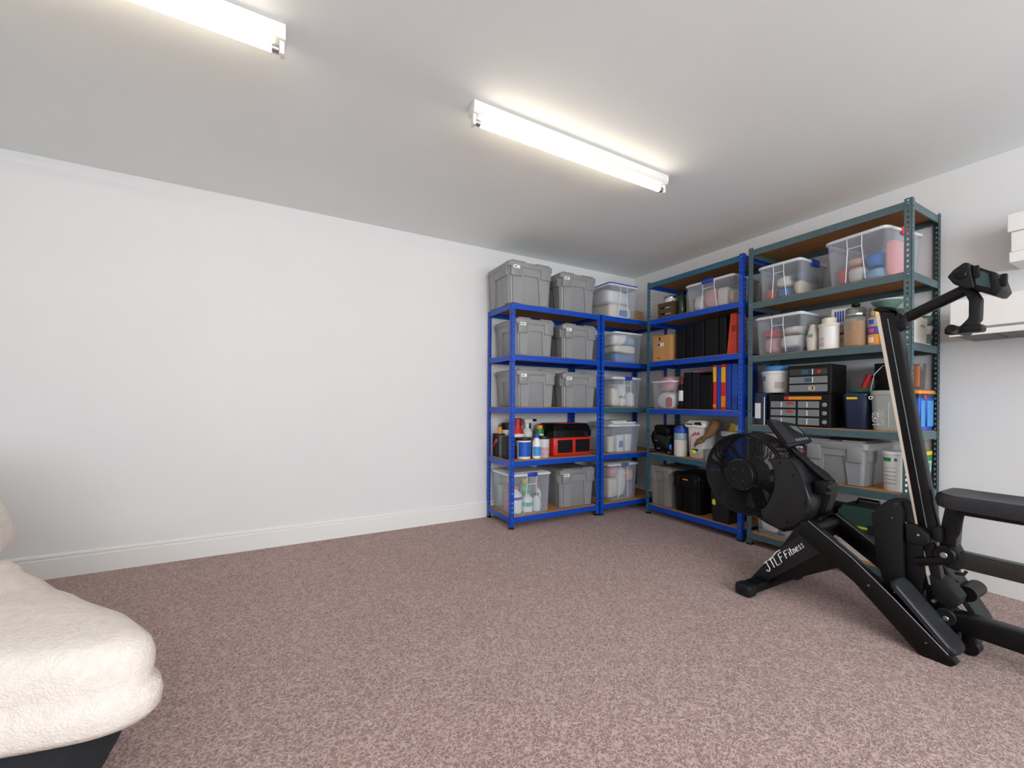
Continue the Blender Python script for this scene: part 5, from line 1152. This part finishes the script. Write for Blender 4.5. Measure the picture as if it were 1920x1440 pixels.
# seat, seat post, seat rail and floor beam going off to the right
seat = rob('seat_pad', loft(new(), [
    [Vector((-0.97 + p.x, -3.03 + p.y, z + 0.014 * abs(p.y / 0.32) ** 3)) for p in rr(hx, hy, 0.06, 0, 6)] for z, hx, hy in
    ((0.600, 0.118, 0.295), (0.606, 0.128, 0.305), (0.630, 0.131, 0.309), (0.650, 0.128, 0.305), (0.660, 0.118, 0.295), (0.655, 0.08, 0.25), (0.652, 0.02, 0.18))]), VINYL)
rob('seat_plate', B((-0.97, -3.03, 0.596), (0.2, 0.5, 0.012), 0.004), BLACKS, seat)
rob('seat_post', PR([(-2.735, 0.60), (-2.80, 0.60), (-2.775, 0.56), (-2.77, 0.47), (-2.765, 0.36), (-2.715, 0.36), (-2.72, 0.5)], 'x', -0.99, -0.92, 0.006), BLACKS)
rob('seat_post_guard', PR([(-2.768, 0.595), (-2.795, 0.59), (-2.782, 0.50), (-2.772, 0.475)], 'x', -0.995, -0.985, 0.003), CHARM)
rob('rail_clevis', PR([(-2.735, 0.44), (-2.77, 0.445), (-2.79, 0.40), (-2.78, 0.345), (-2.74, 0.35)], 'x', -1.0, -0.93, 0.006), CHARM)
rob('seat_rail', B((-0.965, -3.30, 0.390), (0.06, 1.06, 0.066), 0.008), mat('dark_bronze_rail', '#2c2a28', 0.35))
rob('adjust_lever', T([(-0.99, -2.80, 0.352), (-1.0, -2.795, 0.34), (-1.0, -2.77, 0.335)], 0.006, 8), BLACKP)
bmn = rob('floor_beam', PR([(-2.72, 0.105), (-2.72, 0.165), (-2.75, 0.172), (-3.75, 0.182), (-3.75, 0.095), (-2.82, 0.095)], 'x', -1.0, -0.93, 0.006), BLACKS)
rob('beam_collar', discx(-1.008, -0.922, -2.742, 0.145, 0.034), CHARM, bmn)
rob('beam_bolt', discx(-1.012, -1.004, -2.745, 0.14, 0.01, 0.002, 12), STEEL, bmn)
rob('floor_caster', T([(-0.955, -2.80, 0.03), (-0.90, -2.80, 0.03)], 0.029, 20), BLACKP)
rob('caster_bracket', B((-0.945, -2.80, 0.075), (0.04, 0.04, 0.06), 0.006), BLACKS)
rob('rear_leg', B((-0.965, -3.70, 0.048), (0.42, 0.06, 0.094), 0.012), BLACKS)

# ------------------------------------------------------------------ white boxes on the right wall
t = thing('wall_cabinet', 'long white wall-mounted cabinet with a grey slatted underside, by the rail handle', 'cabinet', (-0.001, -3.35, 1.38))
obj('body', B((-0.19, 0, 0.115), (0.38, 1.52, 0.15), 0.004), WHITEP, t, 0)
obj('shadow_gap', B((-0.19, 0, 0.034), (0.372, 1.51, 0.012)), GREYP, t, 0)
obj('lower_lip', B((-0.385, 0, 0.014), (0.01, 1.52, 0.028), 0.002), WHITEP, t, 0)
obj('underside', B((-0.19, 0, 0.018), (0.378, 1.515, 0.02)), mat('grey_underside', '#77736f', 0.6), t, 0)
for i in range(9): obj('underside_slot', B((-0.2, 0.62 - i * 0.155, 0.0075), (0.24, 0.012, 0.004)), CHAR, t, 0)
t = thing('wall_shelf_box', 'stepped white wall box near the ceiling at the right edge', 'wall box', (-0.001, -3.312, 1.75))
obj('upper_step', B((-0.105, 0, 0.2), (0.21, 1.12, 0.09), 0.003), WHITEP, t, 0)
obj('middle_step', B((-0.098, 0, 0.104), (0.195, 1.10, 0.1), 0.003), WHITEP, t, 0)
obj('lower_step', B((-0.102, 0, 0.026), (0.202, 1.11, 0.052), 0.003), WHITEP, t, 0)

# ------------------------------------------------------------------ fleece-covered sofa chair at the left
def catmull(P, k):
    n = len(P); out = []
    for i in range(n):
        p0, p1, p2, p3 = P[i - 1], P[i], P[(i + 1) % n], P[(i + 2) % n]
        for j in range(k):
            t = j / k
            out.append(0.5 * ((2 * p1) + (p2 - p0) * t + (2 * p0 - 5 * p1 + 4 * p2 - p3) * t * t + (3 * p1 - p0 - 3 * p2 + p3) * t ** 3))
    return out
def soft_cushion(outline, levels, k=10, amp=0.012, seed=0):
    P = catmull([Vector((x, y, 0)) for x, y in outline], k)
    c = sum(P, Vector()) / len(P); rings = []
    off = Vector((seed, seed * 2, 0))
    for z, f in levels:
        ring = []
        for p in P:
            d = p - c; L = d.length
            q = c + d * max(0.02, (L + f) / L if f > -0.3 else 1 + f)
            q.z = z
            nn = noise.noise(q * 5 + off) * amp + noise.noise(q * 14 + off) * amp * 0.4
            q += d.normalized() * nn; q.z += nn * 0.8
            ring.append(q)
        rings.append(ring)
    return loft(new(), rings)
so = thing('sofa_chair', 'cream fleece-covered sofa seat on a black base at the left edge', 'sofa', (-4.3, -1.75, 0))
def sob(name, bm, m, smooth=70):
    o = obj(name, bm, m, so, smooth); o.location = (4.3, 1.75, 0); return o
OUT = [(-3.685, -2.05), (-3.73, -1.93), (-3.86, -1.75), (-4.0, -1.54), (-4.17, -1.30), (-4.30, -1.12), (-4.7, -0.95), (-5.2, -1.05), (-5.4, -1.5), (-5.2, -1.88), (-4.7, -1.97), (-4.3, -2.02), (-3.98, -2.07), (-3.77, -2.105)]
sob('seat_cushion', soft_cushion(OUT, [(0.262, -0.05), (0.262, -0.012), (0.28, 0.004), (0.31, 0.010), (0.335, 0.004), (0.352, -0.016), (0.37, -0.012), (0.40, -0.012), (0.43, -0.022), (0.452, -0.05), (0.463, -0.10), (0.468, -0.2), (0.47, -0.5), (0.47, -0.8)], 12, 0.007, 3), FLEECE)
sob('back_cushion', soft_cushion([(-4.315, -1.25), (-4.305, -1.13), (-4.36, -0.95), (-4.7, -0.78), (-5.2, -0.8), (-5.35, -1.0), (-5.2, -1.2), (-4.75, -1.3), (-4.4, -1.32)], [(0.472, -0.04), (0.474, 0.0), (0.51, 0.004), (0.60, -0.02), (0.70, -0.06), (0.78, -0.12), (0.82, -0.18), (0.84, -0.26), (0.845, -0.6)], 10, 0.015, 9), FLEECE)
sob('base', loft(new(), [[Vector((x, y, z)) for x, y in [(c[0] + (px - c[0]) * f, c[1] + (py - c[1]) * f) for px, py in OUT]] for z, f in ((0.0, 0.80), (0.10, 0.84), (0.20, 0.90), (0.268, 0.93)) for c in [(-4.5, -1.7)]]), BASEC, 30)
